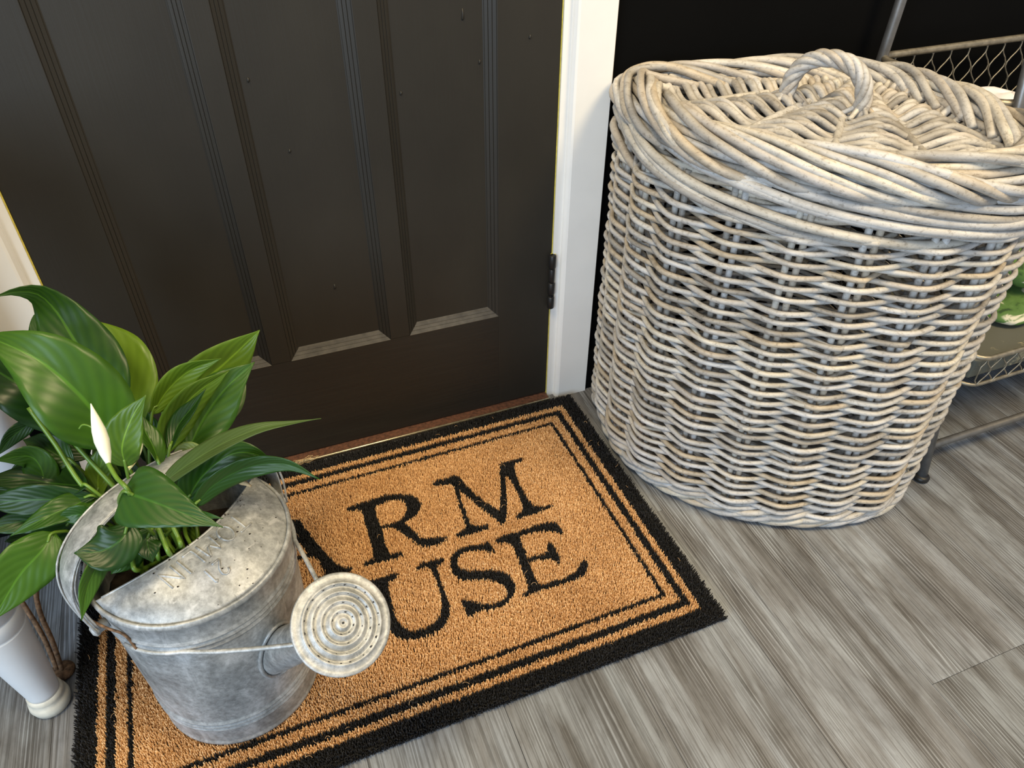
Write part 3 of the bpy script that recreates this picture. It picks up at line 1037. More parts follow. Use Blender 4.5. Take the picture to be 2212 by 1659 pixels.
# soil in the can
V, F = [(CC[0], CC[1], 0.232)], []
for r_ in (0.04, 0.08, 0.1045):
    for k in range(24):
        t = 2 * math.pi * k / 24
        V.append((CC[0] + r_ * math.cos(t), CC[1] + r_ * math.sin(t), 0.232 + rnd.uniform(-0.004, 0.005)))
for k in range(24):
    F.append((0, 1 + k, 1 + (k + 1) % 24))
for q in range(2):
    for k in range(24):
        F.append((1 + q * 24 + k, 1 + (q + 1) * 24 + k, 1 + (q + 1) * 24 + (k + 1) % 24, 1 + q * 24 + (k + 1) % 24))
so = mesh_obj('potting_soil', V, F, 'soil', None, smooth=True)
tag(so, 'dark potting soil inside the watering can', 'soil', kind='stuff')
# crumbs of soil on the cover
V, F = [], []
for _ in range(46):
    a, b = rnd.uniform(-0.7, 0.8), rnd.random() ** 2.0
    c_ = cover_pt(a, b)
    r_ = rnd.uniform(0.0005, 0.0013)
    b0 = len(V)
    for dx, dy, dz in ((1, 0, 0), (-1, 0, 0), (0, 1, 0), (0, -1, 0), (0, 0, 1), (0, 0, -.3)):
        V.append(c_ + np.array([dx * rnd.uniform(.6, 1.8), dy, dz]) * r_ + np.array([0, 0, 0.0008]))
    F += [tuple(b0 + i for i in q) for q in ((0, 2, 4), (2, 1, 4), (1, 3, 4), (3, 0, 4), (2, 0, 5), (1, 2, 5), (3, 1, 5), (0, 3, 5))]
so2 = mesh_obj('soil_crumb', V, F, 'soil')
tag(so2, 'specks of soil scattered on the can cover', 'soil', kind='stuff')

# ------------------------------------------------------------------ peace lily
lily = thing('peace_lily', 'leafy green peace lily growing out of the watering can', 'plant')
ROOT = np.array([-0.165, -0.375, 0.245])


def leaf(pts, hw_px, roll=0.0, fold=0.25, und=0.10, mat='leaf', wpos=0.42, tipk=1.0, droop=0.0, cord=0.0, n=22, m=10):
    """pts: list of (px, py, depth) along the midrib from base to tip"""
    P = resample(catmull([pix(*q) for q in pts], 8), n + 1)
    d0 = np.mean([q[2] for q in pts])
    W = hw_px / F_PX * d0
    T = np.gradient(P, axis=0)
    T /= np.linalg.norm(T, axis=1)[:, None]
    V, F, UV = [], [], []
    ph = rnd.uniform(0, 6.28)
    k = math.log(0.5) / math.log(wpos)
    for i in range(n + 1):
        t = i / n
        w = W * max(math.sin(math.pi * min(1, max(0, t)) ** k), 0.0) ** (0.85 + 0.25 * tipk * t)
        if t < 0.12 and cord > 0:
            w = max(w, W * cord * (t / 0.12) ** 0.5)
        if i == 0:
            w = max(w, 0.001)
        if i == n:
            w = 0.0004
        view = CAM - P[i]
        view /= np.linalg.norm(view)
        S = np.cross(T[i], view)
        S /= np.linalg.norm(S)
        Nn = np.cross(S, T[i])
        S2 = S * math.cos(roll) + Nn * math.sin(roll)
        N2 = np.cross(S2, T[i])
        for j in range(m + 1):
            s = -1 + 2 * j / m
            off = fold * abs(s) * w * (1 - 0.35 * abs(s)) - droop * s * s * w
            off += und * w * s * s * math.sin(9 * t + ph + 1.3 * np.sign(s))
            V.append(P[i] + S2 * s * w + N2 * off)
            UV.append((0.5 + 0.5 * s, t))
    for i in range(n):
        for j in range(m):
            q = i * (m + 1) + j
            F.append((q, q + 1, q + m + 2, q + m + 1))
    o = mesh_obj('leaf', V, F, mat, lily, smooth=True, uv=UV)
    md = o.modifiers.new('thick', 'SOLIDIFY')
    md.thickness = 0.0005
    md.offset = 0
    return o, P[0], T[0]


def stalk(P0, T0, r=0.0022, root=None, mat='stem'):
    R0 = np.array(root) if root is not None else ROOT + np.array([rnd.uniform(-.04, .03), rnd.uniform(-.03, .03), -0.01])
    L = np.linalg.norm(P0 - R0)
    away = (P0 - CAM) / np.linalg.norm(P0 - CAM)
    mid = P0 - T0 * L * 0.12 + (R0 - P0) * 0.28 + away * L * 0.10
    mid2 = R0 + np.array([0, 0, L * 0.2]) + (P0 - R0) * 0.2 + away * L * 0.05
    P = catmull([R0, mid2, mid, P0, P0 + T0 * 0.012], 6)
    return tube('stalk', P, np.linspace(r * 1.15, r * 0.75, len(P)), mat, lily, 7)


def LF(pts, hw_px, st=True, root=None, sr=0.0022, **kw):
    o, P0, T0 = leaf(pts, hw_px, **kw)
    if st:
        stalk(P0, T0, sr, root)
    return o


# back row (nearest the door)
LF([(300, 930, .92), (270, 830, .93), (225, 745, .94), (192, 688, .95)], 78, mat='leaf_olive', roll=0.25, fold=0.15, wpos=.5)
LF([(430, 960, .95), (462, 890, .965), (502, 825, .98), (524, 780, .985)], 48, mat='leaf_under', roll=0.2, wpos=.5)
LF([(345, 930, .93), (410, 850, .95), (490, 780, .96), (561, 713, .96)], 58, mat='leaf_olive', roll=-.3, fold=.35, und=.08, wpos=.5)
LF([(245, 890, .885), (200, 800, .88), (158, 730, .875), (118, 668, .865), (78, 634, .845), (20, 632, .82), (-40, 655, .80)], 76, mat='leaf', roll=0.15, fold=.25, und=.07, wpos=.29, tipk=4.5)
LF([(100, 790, .93), (90, 735, .93), (80, 690, .93), (88, 668, .93)], 24, mat='leaf_dark', roll=.4)
# right fan
LF([(328, 895, .88), (362, 842, .885), (410, 800, .89), (478, 774, .89)], 32, mat='leaf_olive', roll=-.45, fold=.5, wpos=.40)
LF([(405, 975, .90), (440, 905, .91), (487, 840, .915), (550, 782, .92)], 58, mat='leaf', roll=.2, fold=.3, und=.08, wpos=.40)
LF([(350, 985, .88), (375, 910, .885), (420, 852, .89), (495, 800, .90)], 40, mat='leaf_olive', roll=-.5, fold=.5, und=.1)
LF([(365, 975, .86), (385, 920, .87), (420, 875, .87), (445, 840, .87)], 22, mat='leaf_dark', roll=.7, fold=.5)
LF([(345, 1005, .84), (330, 965, .85), (310, 925, .85), (300, 885, .85)], 26, mat='leaf', roll=-.7, fold=.6)
# left and front blades
LF([(200, 945, .870), (110, 880, .850), (40, 830, .830), (-60, 770, .855)], 62, mat='leaf_dark', roll=-.1, fold=.2, wpos=.45)
LF([(248, 962, .835), (208, 897, .815), (152, 834, .795), (82, 777, .785), (0, 738, .785), (-45, 728, .79)], 90, mat='leaf', roll=-.05, fold=.28, und=.10, wpos=.33, root=(-0.15, -0.385, 0.24))
LF([(272, 1008, .82), (264, 965, .80), (284, 905, .79), (316, 853, .785)], 42, mat='leaf_olive', roll=.3, fold=.4, wpos=.40)
LF([(213, 1075, .865), (212, 1030, .865), (222, 990, .860), (240, 945, .855)], 26, mat='leaf_olive', roll=.2)
LF([(85, 905, .845), (60, 918, .840), (25, 945, .835), (-6, 985, .830)], 19, mat='leaf_dark', roll=.3)
LF([(97, 1050, .870), (88, 1010, .860), (60, 985, .850), (-15, 995, .830)], 36, mat='leaf', roll=.4, fold=.2, wpos=.3)
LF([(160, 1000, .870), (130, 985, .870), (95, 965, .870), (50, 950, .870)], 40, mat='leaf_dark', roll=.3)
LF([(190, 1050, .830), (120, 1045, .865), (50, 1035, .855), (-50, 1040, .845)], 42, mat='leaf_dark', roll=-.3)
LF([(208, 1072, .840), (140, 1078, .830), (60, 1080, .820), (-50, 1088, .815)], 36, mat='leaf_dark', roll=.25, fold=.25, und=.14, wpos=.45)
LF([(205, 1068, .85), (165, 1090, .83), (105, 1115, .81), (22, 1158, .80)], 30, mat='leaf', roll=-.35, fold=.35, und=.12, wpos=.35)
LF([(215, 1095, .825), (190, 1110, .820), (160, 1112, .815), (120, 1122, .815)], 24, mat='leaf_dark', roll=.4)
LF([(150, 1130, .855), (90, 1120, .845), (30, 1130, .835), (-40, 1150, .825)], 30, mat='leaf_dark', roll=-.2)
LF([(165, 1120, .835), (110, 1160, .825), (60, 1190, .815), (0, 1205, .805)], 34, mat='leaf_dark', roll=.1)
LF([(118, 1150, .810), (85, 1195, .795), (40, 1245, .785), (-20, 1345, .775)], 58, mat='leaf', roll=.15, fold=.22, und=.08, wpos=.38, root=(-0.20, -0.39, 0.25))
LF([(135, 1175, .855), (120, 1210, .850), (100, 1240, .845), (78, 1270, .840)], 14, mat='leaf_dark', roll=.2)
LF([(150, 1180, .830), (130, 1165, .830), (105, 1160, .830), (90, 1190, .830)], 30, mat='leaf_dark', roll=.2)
for bx_, by_, mx_, my_, tx_, ty_, w_ in ((175, 1010, 110, 1000, 10, 1030, 38), (185, 1090, 110, 1100, 20, 1100, 34), (160, 1150, 120, 1130, 50, 1120, 34), (150, 1060, 90, 1065, -20, 1060, 40),
                                         (140, 1110, 80, 1150, 10, 1170, 36), (190, 990, 150, 960, 100, 925, 36), (250, 1060, 235, 1000, 200, 945, 34), (320, 1000, 330, 950, 320, 890, 30), (150, 1140, 125, 1180, 135, 1225, 26)):
    LF([(bx_, by_, .93), (mx_, my_, .925), (tx_, ty_, .915)], w_ * 1.1, mat='leaf_dark', roll=rnd.uniform(-.3, .3), st=False)
# leaves in front of and inside the handle
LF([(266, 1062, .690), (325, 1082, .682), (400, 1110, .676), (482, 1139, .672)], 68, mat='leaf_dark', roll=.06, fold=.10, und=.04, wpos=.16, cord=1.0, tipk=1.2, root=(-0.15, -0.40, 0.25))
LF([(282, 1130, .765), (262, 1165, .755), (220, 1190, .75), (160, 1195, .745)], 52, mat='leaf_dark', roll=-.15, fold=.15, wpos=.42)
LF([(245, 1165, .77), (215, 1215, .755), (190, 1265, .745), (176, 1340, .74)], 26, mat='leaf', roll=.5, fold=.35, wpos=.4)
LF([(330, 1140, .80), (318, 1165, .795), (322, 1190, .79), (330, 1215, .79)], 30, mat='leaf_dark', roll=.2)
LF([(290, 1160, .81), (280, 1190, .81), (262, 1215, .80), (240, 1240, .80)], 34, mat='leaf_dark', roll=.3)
# leaves to the right over the mat
LF([(345, 1050, .82), (400, 1008, .80), (475, 962, .785), (555, 928, .78), (635, 913, .785), (694, 904, .79)], 30, mat='leaf_under', roll=.85, fold=.30, und=.05, wpos=.33, tipk=2.0)
LF([(402, 1085, .84), (435, 1030, .83), (490, 985, .825), (540, 978, .83), (592, 998, .84)], 44, mat='leaf', roll=-.25, fold=.25, und=.14, wpos=.36)
LF([(418, 1095, .83), (465, 1045, .825), (540, 1008, .82), (620, 1003, .82), (692, 1036, .82)], 29, mat='leaf_dark', roll=-.55, fold=.3, und=.14, wpos=.35)
LF([(400, 1120, .80), (430, 1112, .795), (455, 1115, .79), (482, 1120, .788)], 8, mat='leaf_dark', roll=.1)
LF([(430, 1005, .88), (425, 985, .88), (400, 975, .88), (370, 985, .88)], 24, mat='leaf_pale', roll=.2)
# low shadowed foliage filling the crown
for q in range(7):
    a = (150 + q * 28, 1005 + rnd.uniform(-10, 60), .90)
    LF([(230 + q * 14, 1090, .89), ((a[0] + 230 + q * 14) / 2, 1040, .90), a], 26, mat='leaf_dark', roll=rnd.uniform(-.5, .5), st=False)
# flower buds and cream spathes
bud = lathe('flower_bud', [(0.0004, 0), (0.0022, 0.004), (0.0052, 0.014), (0.0068, 0.026), (0.0062, 0.036), (0.0040, 0.047), (0.0018, 0.056), (0.0004, 0.062)], pix(237, 1010, .70), 'spathe', lily, 14,
            axis=pix(203, 895, .70) - pix(237, 1010, .70), cap0=False, cap1=False)
bud['label'] = 'white rolled flower bud'
tube('stalk', catmull([pix(233, 1000, .70), pix(252, 1032, .69), pix(278, 1062, .685), pix(300, 1120, .74), ROOT], 8), 0.0021, 'stem', lily, 7)
tube('tendril', catmull([pix(206, 928, .71), pix(190, 919, .71), pix(178, 918, .712), pix(171, 926, .714)], 6), 0.0009, 'stem', lily, 6)
leaf([(281, 1012, .85), (272, 985, .85), (256, 950, .85), (238, 918, .85)], 11, mat='spathe_y', roll=.4, fold=.7)
leaf([(278, 1015, .855), (290, 985, .855), (300, 955, .855), (304, 915, .855)], 10, mat='spathe_y', roll=-.2, fold=.7)
# bare stalks seen against the gap
for a, b, c_ in (((62, 880, .82), (120, 960, .83), (190, 1062, .84)), ((142, 935, .83), (185, 985, .84), (240, 1045, .845)), ((342, 1140, .80), (352, 1165, .80), (366, 1196, .80)),
                 ((336, 1140, .81), (340, 1170, .81), (343, 1206, .81)), ((372, 1135, .81), (384, 1160, .81), (390, 1178, .81)), ((278, 1190, .80), (286, 1210, .80), (296, 1232, .80)),
                 ((420, 1060, .86), (405, 1085, .86), (392, 1110, .86)), ((380, 1020, .87), (378, 1050, .87), (375, 1080, .87))):
    P = catmull([pix(*a), pix(*b), pix(*c_), pix(*c_) * 0.4 + ROOT * 0.6], 6)
    tube('stalk', P, 0.0026, 'stem', lily, 7)
# a dry husk lying on the cover by the far rim
P = [pix(508, 1040, .845), pix(525, 1042, .842), pix(542, 1050, .840)]
hk = tube('dry_husk', catmull(P, 6), np.r_[np.linspace(.001, .0035, 6), np.linspace(.0035, .0012, 7)], 'dry', lily, 7)

# ------------------------------------------------------------------ wicker corner basket
basket = thing('wicker_basket', 'large whitewashed wicker corner basket with lid beside the door', 'basket')
CT = [(0.640, -0.035), (0.604, -0.033), (0.580, -0.044), (0.566, -0.092), (0.552, -0.155), (0.549, -0.22), (0.566, -0.29), (0.611, -0.359), (0.664, -0.414), (0.75, -0.464), (0.838, -0.489), (0.905, -0.486),
      (0.940, -0.468), (0.964, -0.430), (0.984, -0.34), (0.990, -0.24), (0.976, -0.158), (0.935, -0.108), (0.866, -0.080), (0.77, -0.060), (0.69, -0.043)]
CON = resample(catmull(CT, 12, True), 1600, True)
PER = np.linalg.norm(np.diff(np.vstack([CON, CON[:1]]), axis=0), axis=1).sum()
TT = np.roll(CON, -12, 0) - np.roll(CON, 12, 0)
TT /= np.linalg.norm(TT, axis=1)[:, None]
NO = np.stack([TT[:, 1], -TT[:, 0]], 1)
ctr_ = CON.mean(0)
if ((CON - ctr_) * NO).sum() < 0:
    NO = -NO
NCON = len(CON)


def on(s, off):
    """points at fraction s of the outline, moved outwards by off"""
    i = (np.asarray(s, float) % 1.0) * NCON
    a = np.floor(i).astype(int) % NCON
    b = (a + 1) % NCON
    f = (i - np.floor(i))[:, None]
    p_ = CON[a] * (1 - f) + CON[b] * f
    n_ = NO[a] * (1 - f) + NO[b] * f
    n_ /= np.linalg.norm(n_, axis=1)[:, None]
    return p_ + n_ * np.asarray(off, float)[:, None]


def flare(z):
    return 0.004 * (np.asarray(z) / 0.6) ** 1.0 - 0.006 * np.clip((0.06 - np.asarray(z)) / 0.06, 0, 1) ** 2


NS = 18
CR = 0.0041
AMP = 0.0128
# upright stakes in pairs
for i in range(NS):
    for e_ in (-1, 1):
        s = (i + 0.5) / NS + e_ * 0.0046
        z = np.linspace(0.012, 0.575, 8)
        xy = on(np.full(8, s), flare(z) + nrg.normal(0, 0.0006, 8))
        tube('stake', np.c_[xy, z], 0.0047, 'cane', basket, 7)
# weavers, one row after another, each row laid from a few canes
PITCH = 0.0088
rows = int((0.548 - 0.034) / PITCH)
for r in range(rows):
    z0_ = 0.034 + r * PITCH
    nc = 2
    brk = sorted(rnd.sample(range(NS), nc))
    for k in range(nc):
        a = brk[k]
        b = brk[(k + 1) % nc] + (NS if k == nc - 1 else 0)
        if (b - a) < 2:
            continue
        n = int((b - a + 0.9) * 14)
        q = np.linspace(a, b + 0.9, n)
        s = q / NS
        w = np.cos(np.pi * (q - 0.5)) * (1 if r % 2 else -1)
        w = (0.45 * w + 0.55 * (2 / np.pi) * np.arcsin(np.clip(w, -0.985, 0.985))) * 1.02
        off = AMP * w + flare(z0_) + 0.0012 * np.interp(q, np.linspace(a, b + 1, 12), nrg.normal(0, 1, 12))
        fade = np.clip(np.minimum(q - a, b + 0.9 - q) / 0.35, 0, 1)
        off = off * fade + (-AMP * 0.9) * (1 - fade)
        z = z0_ + 0.0012 * np.interp(q, np.linspace(a, b + 1, 9), nrg.normal(0, 1, 9)) + 0.0008 * w
        xy = on(s, off)
        rad = CR * rnd.uniform(0.90, 1.08) * np.ones(n)
        for jn in np.arange(a + rnd.uniform(0.5, 3), b, rnd.uniform(3.2, 5.0)):
            rad = rad * (1 + 0.10 * np.exp(-((q - jn) / 0.035) ** 2))
        tube('cane', np.c_[xy, z], rad, 'cane', basket, 8)


def wale(zc, amp, zamp, rad, lam, count, outw=0.0, name='cane', parent=None):
    """a twisted band of several canes going once round"""
    for k in range(count):
        n = 420
        q = np.linspace(0, 1, n, endpoint=False)
        ph = 2 * np.pi * (q * lam + k / count)
        xy = on(q, outw + amp * np.cos(ph) + nrg.normal(0, 1) * 0.0004)
        z = zc + zamp * np.sin(ph)
        tube(name, np.c_[xy, z], rad, 'cane', parent or basket, 8, closed=True)


wale(0.0165, 0.0085, 0.0085, 0.0056, 8, 4, -0.002)
wale(0.0285, 0.0090, 0.0075, 0.0052, 9, 3, -0.001)
# floor of the basket
fl_ = [tuple(q) for q in on(np.arange(80) / 80, np.full(80, -0.012))]
bo = mesh_obj('base', [(x, y, 0.012) for x, y in fl_] + [(x, y, 0.018) for x, y in fl_],
              [tuple(range(79, -1, -1)), tuple(range(80, 160))] + [(i, (i + 1) % 80, 80 + (i + 1) % 80, 80 + i) for i in range(80)], 'cane', basket)


def border(K, span, path, rad, name, parent, tuck=True, jit=0.0015):
    """canes laid slantwise over one another; path: list of (outward, z) cross-section points"""
    path = catmull(np.array(path, float), 8)
    path = resample(path, 60)
    for k in range(K):
        s0 = (k + rnd.uniform(-0.25, 0.25)) / K
        sp_ = span * rnd.uniform(0.72, 1.35)
        n = 46
        t = np.linspace(0, 1, n)
        tt = t ** 0.95
        off = np.interp(tt, np.linspace(0, 1, 60), path[:, 0])
        z = np.interp(tt, np.linspace(0, 1, 60), path[:, 1])
        wob = np.sin(t * 2 * math.pi * rnd.uniform(1.4, 2.4) + rnd.uniform(0, 6.28)) * jit
        off = off + wob + rnd.uniform(-1, 1) * jit
        z = z + wob * 0.8 + rnd.uniform(-1, 1) * jit
        xy = on(s0 + sp_ * t, off)
        tube(name, np.c_[xy, z], rad * rnd.uniform(0.88, 1.12) * np.ones(n), 'cane', parent, 8)


# rolled top border of the body: long shallow slants under the lid
border(20, 0.36, [(-0.010, 0.590), (0.004, 0.592), (0.0135, 0.580), (0.0155, 0.565), (0.0145, 0.550), (0.011, 0.536), (0.000, 0.528)], 0.0060, 'border_cane', basket)
wale(0.555, 0.004, 0.004, 0.0052, 9, 2, 0.000)
wale(0.572, 0.004, 0.004, 0.0052, 9, 2, 0.000)

# lid: rim canes, woven fan panel, twisted handle
RZ = 0.602
lid = tube('lid', np.c_[on(np.arange(240) / 240, np.full(240, -0.022)), np.full(240, RZ + 0.004)], 0.0085, 'cane', basket, 8, closed=True)
lid['label'] = 'woven fan patterned lid with a twisted loop handle'
for off_, z_ in ((-0.036, RZ + 0.010), (-0.026, RZ + 0.016), (-0.015, RZ + 0.018), (-0.004, RZ + 0.014), (0.004, RZ + 0.006), (0.006, RZ - 0.005)):
    q = np.linspace(0, 1, 300, endpoint=False)
    wv = np.sin(2 * np.pi * (q * 11 + off_ * 30))
    tube('rim_cane', np.c_[on(q, off_ + 0.0025 * wv), z_ + 0.002 * wv], 0.0056, 'cane', lid, 7, closed=True)
border(38, 0.23, [(-0.046, RZ + 0.008), (-0.038, RZ + 0.019), (-0.024, RZ + 0.028), (-0.006, RZ + 0.029), (0.009, RZ + 0.020), (0.0165, RZ + 0.006), (0.0165, RZ - 0.007), (0.006, RZ - 0.015)],
       0.0058, 'rim_cane', lid, jit=0.0020)
# panel: arcs about the far right corner
PC = np.array([0.925, -0.130])
pan = on(np.arange(240) / 240, np.full(240, -0.036))
RIBS = 8
rads = np.arange(0.030, 0.44, 0.0122)
for k, rv in enumerate(rads):
    th_ = np.radians(np.linspace(150, 300, 400))
    X, Y = PC[0] + rv * np.cos(th_), PC[1] + rv * np.sin(th_)
    ins = inside(pan, X, Y)
    if ins.sum() < 8:
        continue
    idx = np.where(ins)[0]
    runs = np.split(idx, np.where(np.diff(idx) > 1)[0] + 1)
    for rn in runs:
        if len(rn) * (th_[1] - th_[0]) * rv < 0.03:
            continue
        e0, e1 = rnd.randint(-1, 4), rnd.randint(-1, 4)
        i0, i1 = max(rn[0] - e0, 0), min(rn[-1] + e1, 399)
        tq = np.linspace(th_[i0], th_[i1], max(14, int((i1 - i0) * 0.45)))
        phs = (np.degrees(tq) - 180) / 90 * RIBS
        wv = np.cos(2 * np.pi * phs / 2 + 0.16 * k + (0.9 if k % 2 else 0.0))
        dome = 0.005 * math.exp(-((rv - 0.19) / 0.16) ** 2)
        z = RZ + 0.001 + dome + 0.0072 * wv + 0.0010 * nrg.normal()
        tube('panel_cane', np.c_[PC[0] + rv * np.cos(tq), PC[1] + rv * np.sin(tq), z], 0.0054 * rnd.uniform(.88, 1.06), 'cane', lid, 8)
# ribs under the weave
for k in range(RIBS + 1):
    a = math.radians(180 + 90 * k / RIBS)
    rr_ = np.linspace(0.02, 0.45, 60)
    X, Y = PC[0] + rr_ * math.cos(a), PC[1] + rr_ * math.sin(a)
    ins = inside(pan, X, Y)
    if ins.sum() > 5:
        rr2 = rr_[ins]
        z = RZ - 0.003 + 0.005 * np.exp(-((rr2 - 0.19) / 0.16) ** 2)
        tube('rib', np.c_[X[ins], Y[ins], z], 0.0055, 'cane', lid, 7)
# handle: three strands twisted along an arch
H0, H1 = np.array([0.765, -0.175, RZ + 0.014]), np.array([0.822, -0.262, RZ + 0.014])
hm = (H0 + H1) / 2
ts = np.linspace(0, math.pi, 60)
arc = np.array([hm + (H0 - hm) * sg(math.cos(t), 0.9) * 1.0 + np.array([0.0, 0.0, 0.058]) * math.sin(t) ** 0.8 for t in ts])
arc[0, 2] -= 0.012
arc[-1, 2] -= 0.012
arc = resample(arc, 72)
Ta = np.gradient(arc, axis=0)
Ta /= np.linalg.norm(Ta, axis=1)[:, None]
sv = np.cross(H1 - H0, [0, 0, 1.0])
sv /= np.linalg.norm(sv)
hand = tube('handle', arc, 0.0062, 'cane', lid, 8)
hand['label'] = 'twisted cane loop handle'
for k in range(5):
    ph = np.linspace(0, 2 * np.pi * 2.2, 72) + 2 * np.pi * k / 5
    bn = np.cross(Ta, sv)
    P = arc + 0.0072 * (np.cos(ph)[:, None] * sv + np.sin(ph)[:, None] * bn)
    tube('twist_cane', P, 0.0050, 'cane', hand, 7)
for P_ in (H0, H1):
    for k in range(6):
        a = 2 * math.pi * k / 6 + 0.3
        tube('twist_cane', catmull([P_ + np.array([0.004 * math.cos(a), 0.004 * math.sin(a), 0.008]), P_ + np.array([0.011 * math.cos(a), 0.011 * math.sin(a), 0.001]), P_ + np.array([0.024 * math.cos(a), 0.024 * math.sin(a), -0.008])], 5), 0.0036, 'cane', hand, 6)

# ------------------------------------------------------------------ wire rack at the right
rack = thing('metal_rack', 'grey metal rack with wire mesh baskets behind the wicker basket', 'rack')
PR = 0.0088


def post(a, b):
    return tube('post', np.linspace(a, b, 6), PR, 'steel', rack, 14)


post((1.020, -0.452, 0.006), (1.115, -0.225, 0.86))
post((1.045, -0.040, 0.006), (1.085, -0.040, 1.10))
post((1.75, -0.438, 0.006), (1.70, -0.285, 0.86))
post((1.75, -0.040, 0.006), (1.70, -0.040, 1.10))
for x_, y_ in ((1.020, -0.452), (1.045, -0.040), (1.75, -0.438), (1.75, -0.040)):
    lathe('foot', [(0.011, 0), (0.0135, 0.002), (0.0135, 0.008), (0.0105, 0.011)], (x_, y_, 0.0), 'iron', rack, 18)
tube('crossbar', [(1.022, -0.428, 0.052), (1.75, -0.428, 0.052)], 0.0068, 'ironbar', rack, 12)
tube('crossbar', [(1.05, -0.042, 0.052), (1.75, -0.042, 0.052)], 0.0068, 'steel', rack, 12)


def wire_basket(x0, x1, y0, y1, z0, z1, rr_=0.006, cell=0.045, faces=('front', 'back', 'left')):
    cz = 0.03
    def rim(z, nm, rad):
        P = []
        for cx_, cy_, a0 in ((x1 - cz, y1 - cz, 0), (x0 + cz, y1 - cz, 90), (x0 + cz, y0 + cz, 180), (x1 - cz, y0 + cz, 270)):
            for q in range(7):
                a = math.radians(a0 + 15 * q)
                P.append((cx_ + cz * math.cos(a), cy_ + cz * math.sin(a), z))
        return tube(nm, P, rad, 'wire', rack, 10, closed=True)
    rim(z1, 'basket_rim', rr_)
    rim(z0, 'basket_rim', rr_ * 0.7)
    for fc in faces:
        L0, L1 = (x0 + 0.012, x1 - 0.012) if fc in ('front', 'back') else (y0 + 0.012, y1 - 0.012)
        nw = max(2, int((L1 - L0) / cell))
        hz_ = z1 - z0
        per = cell * 0.75
        for k in range(0, 2 * nw + 2):
            for sgn in ((-1) ** k,):
                n = 22
                t = np.linspace(0, 1, n)
                # wavy wires crossing to form diamonds
                base_ = L0 + k * cell / 2
                sx = base_ + sgn * (cell * 0.25) * np.cos(np.pi * t * hz_ / per)
                ok = (sx > L0) & (sx < L1)
                if ok.sum() < 4:
                    continue
                z = z0 + hz_ * t
                yy = {'front': y0, 'back': y1}.get(fc)
                if yy is not None:
                    P = np.c_[sx[ok], np.full(ok.sum(), yy + 0.001 * sgn), z[ok]]
                else:
                    P = np.c_[np.full(ok.sum(), x0 + 0.001 * sgn), sx[ok], z[ok]]
                tube('mesh_wire', P, 0.0013, 'wire', rack, 5)


wire_basket(1.06, 1.70, -0.285, -0.034, 0.430, 0.600, 0.006, 0.042)
wire_basket(1.100, 1.72, -0.405, -0.060, 0.150, 0.208, 0.0048, 0.036, ('front', 'left', 'back'))
box('shelf_board', 1.112, 1.71, -0.392, -0.070, 0.156, 0.196, 'board', rack, 0.004)
box('shelf_board', 1.075, 1.69, -0.275, -0.045, 0.428, 0.436, 'board', rack, 0.002)


def cushion(name, ctr, sx, sy, sz, rz, mat, label, cat, seed):
    r_ = random.Random(seed)
    n, m = 28, 16
    V, F = [], []
    for i in range(m + 1):
        ph = -math.pi / 2 + math.pi * i / m
        for j in range(n):
            t = 2 * math.pi * j / n
            e1 = lambda v, e: math.copysign(abs(v) ** e, v)
            x = sx * e1(math.cos(t), 0.55) * e1(math.cos(ph), 0.5)
            y = sy * e1(math.sin(t), 0.55) * e1(math.cos(ph), 0.5)
            z = sz * e1(math.sin(ph), 0.9)
            z += 0.05 * sz * math.sin(7 * t + seed) + 0.12 * sz * math.sin(3.1 * x / sx + seed)
            c_, s_ = math.cos(rz), math.sin(rz)
            V.append((ctr[0] + c_ * x - s_ * y, ctr[1] + s_ * x + c_ * y, ctr[2] + z))
    for i in range(m):
        for j in range(n):
            F.append((i * n + j, i * n + (j + 1) % n, (i + 1) * n + (j + 1) % n, (i + 1) * n + j))
    o = mesh_obj(name, V, F, mat, None, smooth=True)
    return tag(o, label, cat)


cushion('fabric_cushion', (1.325, -0.255, 0.212), 0.120, 0.085, 0.016, 0.25, 'floral', 'green floral cloth pad lying flat on the low rack shelf', 'cushion', 2)
cushion('fabric_cushion', (1.385, -0.235, 0.268), 0.120, 0.085, 0.036, 0.10, 'floral', 'plump green floral cushion on top of the flat pad', 'cushion', 5)
cushion('folded_linen', (1.235, -0.17, 0.499), 0.070, 0.070, 0.062, 0.2, 'linen', 'white folded linen bundle at the left of the upper mesh basket', 'linen', 3)
cushion('folded_linen', (1.400, -0.16, 0.496), 0.070, 0.072, 0.058, -0.3, 'linen', 'white folded linen bundle behind the leaning rack post', 'linen', 8)

# ------------------------------------------------------------------ white table at the left
tbl = thing('side_table', 'white painted side table with tapered turned legs at left edge', 'table')


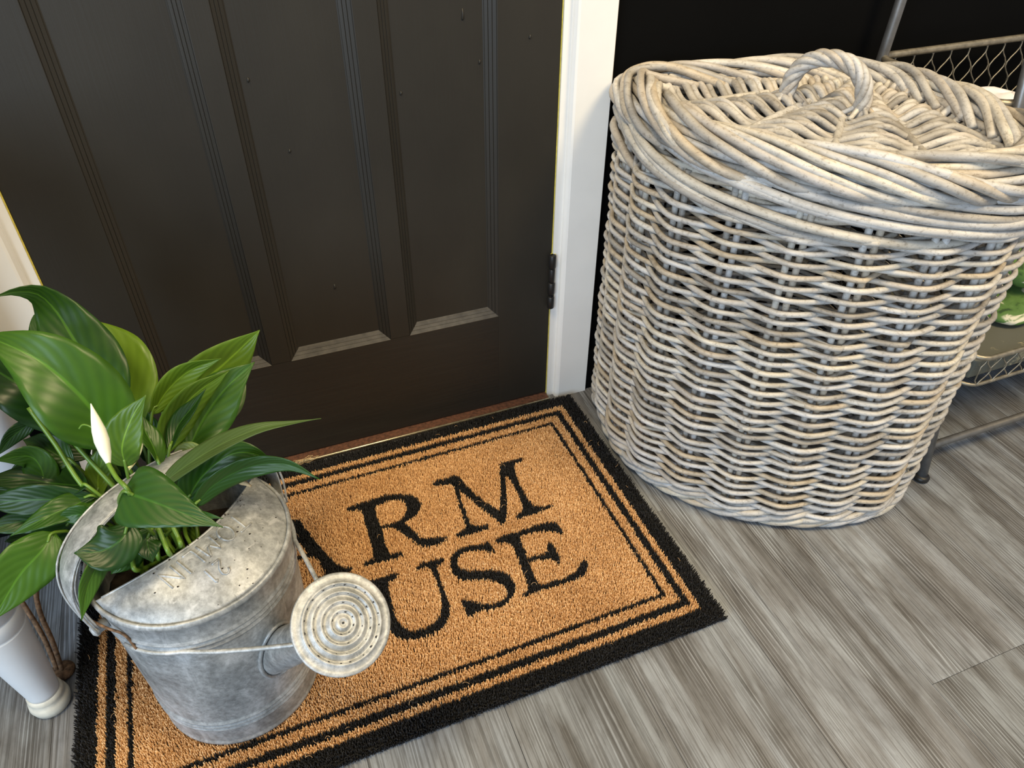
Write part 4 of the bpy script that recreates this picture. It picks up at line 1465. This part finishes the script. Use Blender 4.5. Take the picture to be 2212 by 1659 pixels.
def turned_leg(x, y):
    lathe('leg', [(0.0195, 0.033), (0.0200, 0.040), (0.0255, 0.10), (0.0300, 0.155), (0.0325, 0.178), (0.0325, 0.180), (0.0312, 0.1815), (0.0325, 0.183), (0.0332, 0.206), (0.0320, 0.2075), (0.0332, 0.209), (0.034, 0.30), (0.034, 0.36), (0.030, 0.363), (0.034, 0.366), (0.034, 0.66)],
          (x, y, 0), 'legwhite', tbl, 28)
    ft = lathe('foot', [(0.017, 0.0), (0.0235, 0.003), (0.0255, 0.012), (0.0240, 0.020), (0.0215, 0.0235), (0.0225, 0.027), (0.0218, 0.032), (0.0190, 0.035)], (x, y, 0), 'footwhite', tbl, 28)
    ft['label'] = 'worn cream turned foot'


for x_, y_ in ((-0.384, -0.350), (-0.384, -0.075), (-0.86, -0.350), (-0.86, -0.075)):
    turned_leg(x_, y_)
box('apron', -0.86, -0.384, -0.362, -0.338, 0.58, 0.66, 'legwhite', tbl, 0.002)
box('apron', -0.86, -0.384, -0.087, -0.063, 0.58, 0.66, 'legwhite', tbl, 0.002)
box('tabletop', -0.91, -0.345, -0.40, -0.025, 0.66, 0.685, 'legwhite', tbl, 0.004)

# ------------------------------------------------------------------ rusty iron stand by the table leg
st = thing('iron_stand', 'rusty bent iron rod stand beside the white table leg', 'stand')
F0 = np.array([-0.374, -0.306, 0.0])
lathe('foot_plate', [(0.015, 0), (0.0165, 0.0015), (0.016, 0.004), (0.007, 0.006)], F0, 'rust', st, 18)
P1 = catmull([F0 + np.array([0, 0, 0.003]), (-0.371, -0.290, 0.050), (-0.370, -0.276, 0.100), (-0.363, -0.262, 0.135), (-0.342, -0.245, 0.170), (-0.322, -0.235, 0.215)], 8)
tube('rod', P1, 0.0032, 'rust', st, 10)
tube('rod', catmull([F0 + np.array([-0.006, 0.004, 0.006]), (-0.380, -0.284, 0.060), (-0.388, -0.262, 0.110), (-0.394, -0.250, 0.135), (-0.408, -0.245, 0.150)], 8), 0.0032, 'rust', st, 10)
blk = box('wooden_block', -0.011, 0.011, -0.009, 0.009, -0.020, 0.020, 'rustwood', st, 0.002)
blk.location = (-0.338, -0.236, 0.190)
blk.rotation_euler = (0.2, 0.5, 0.4)
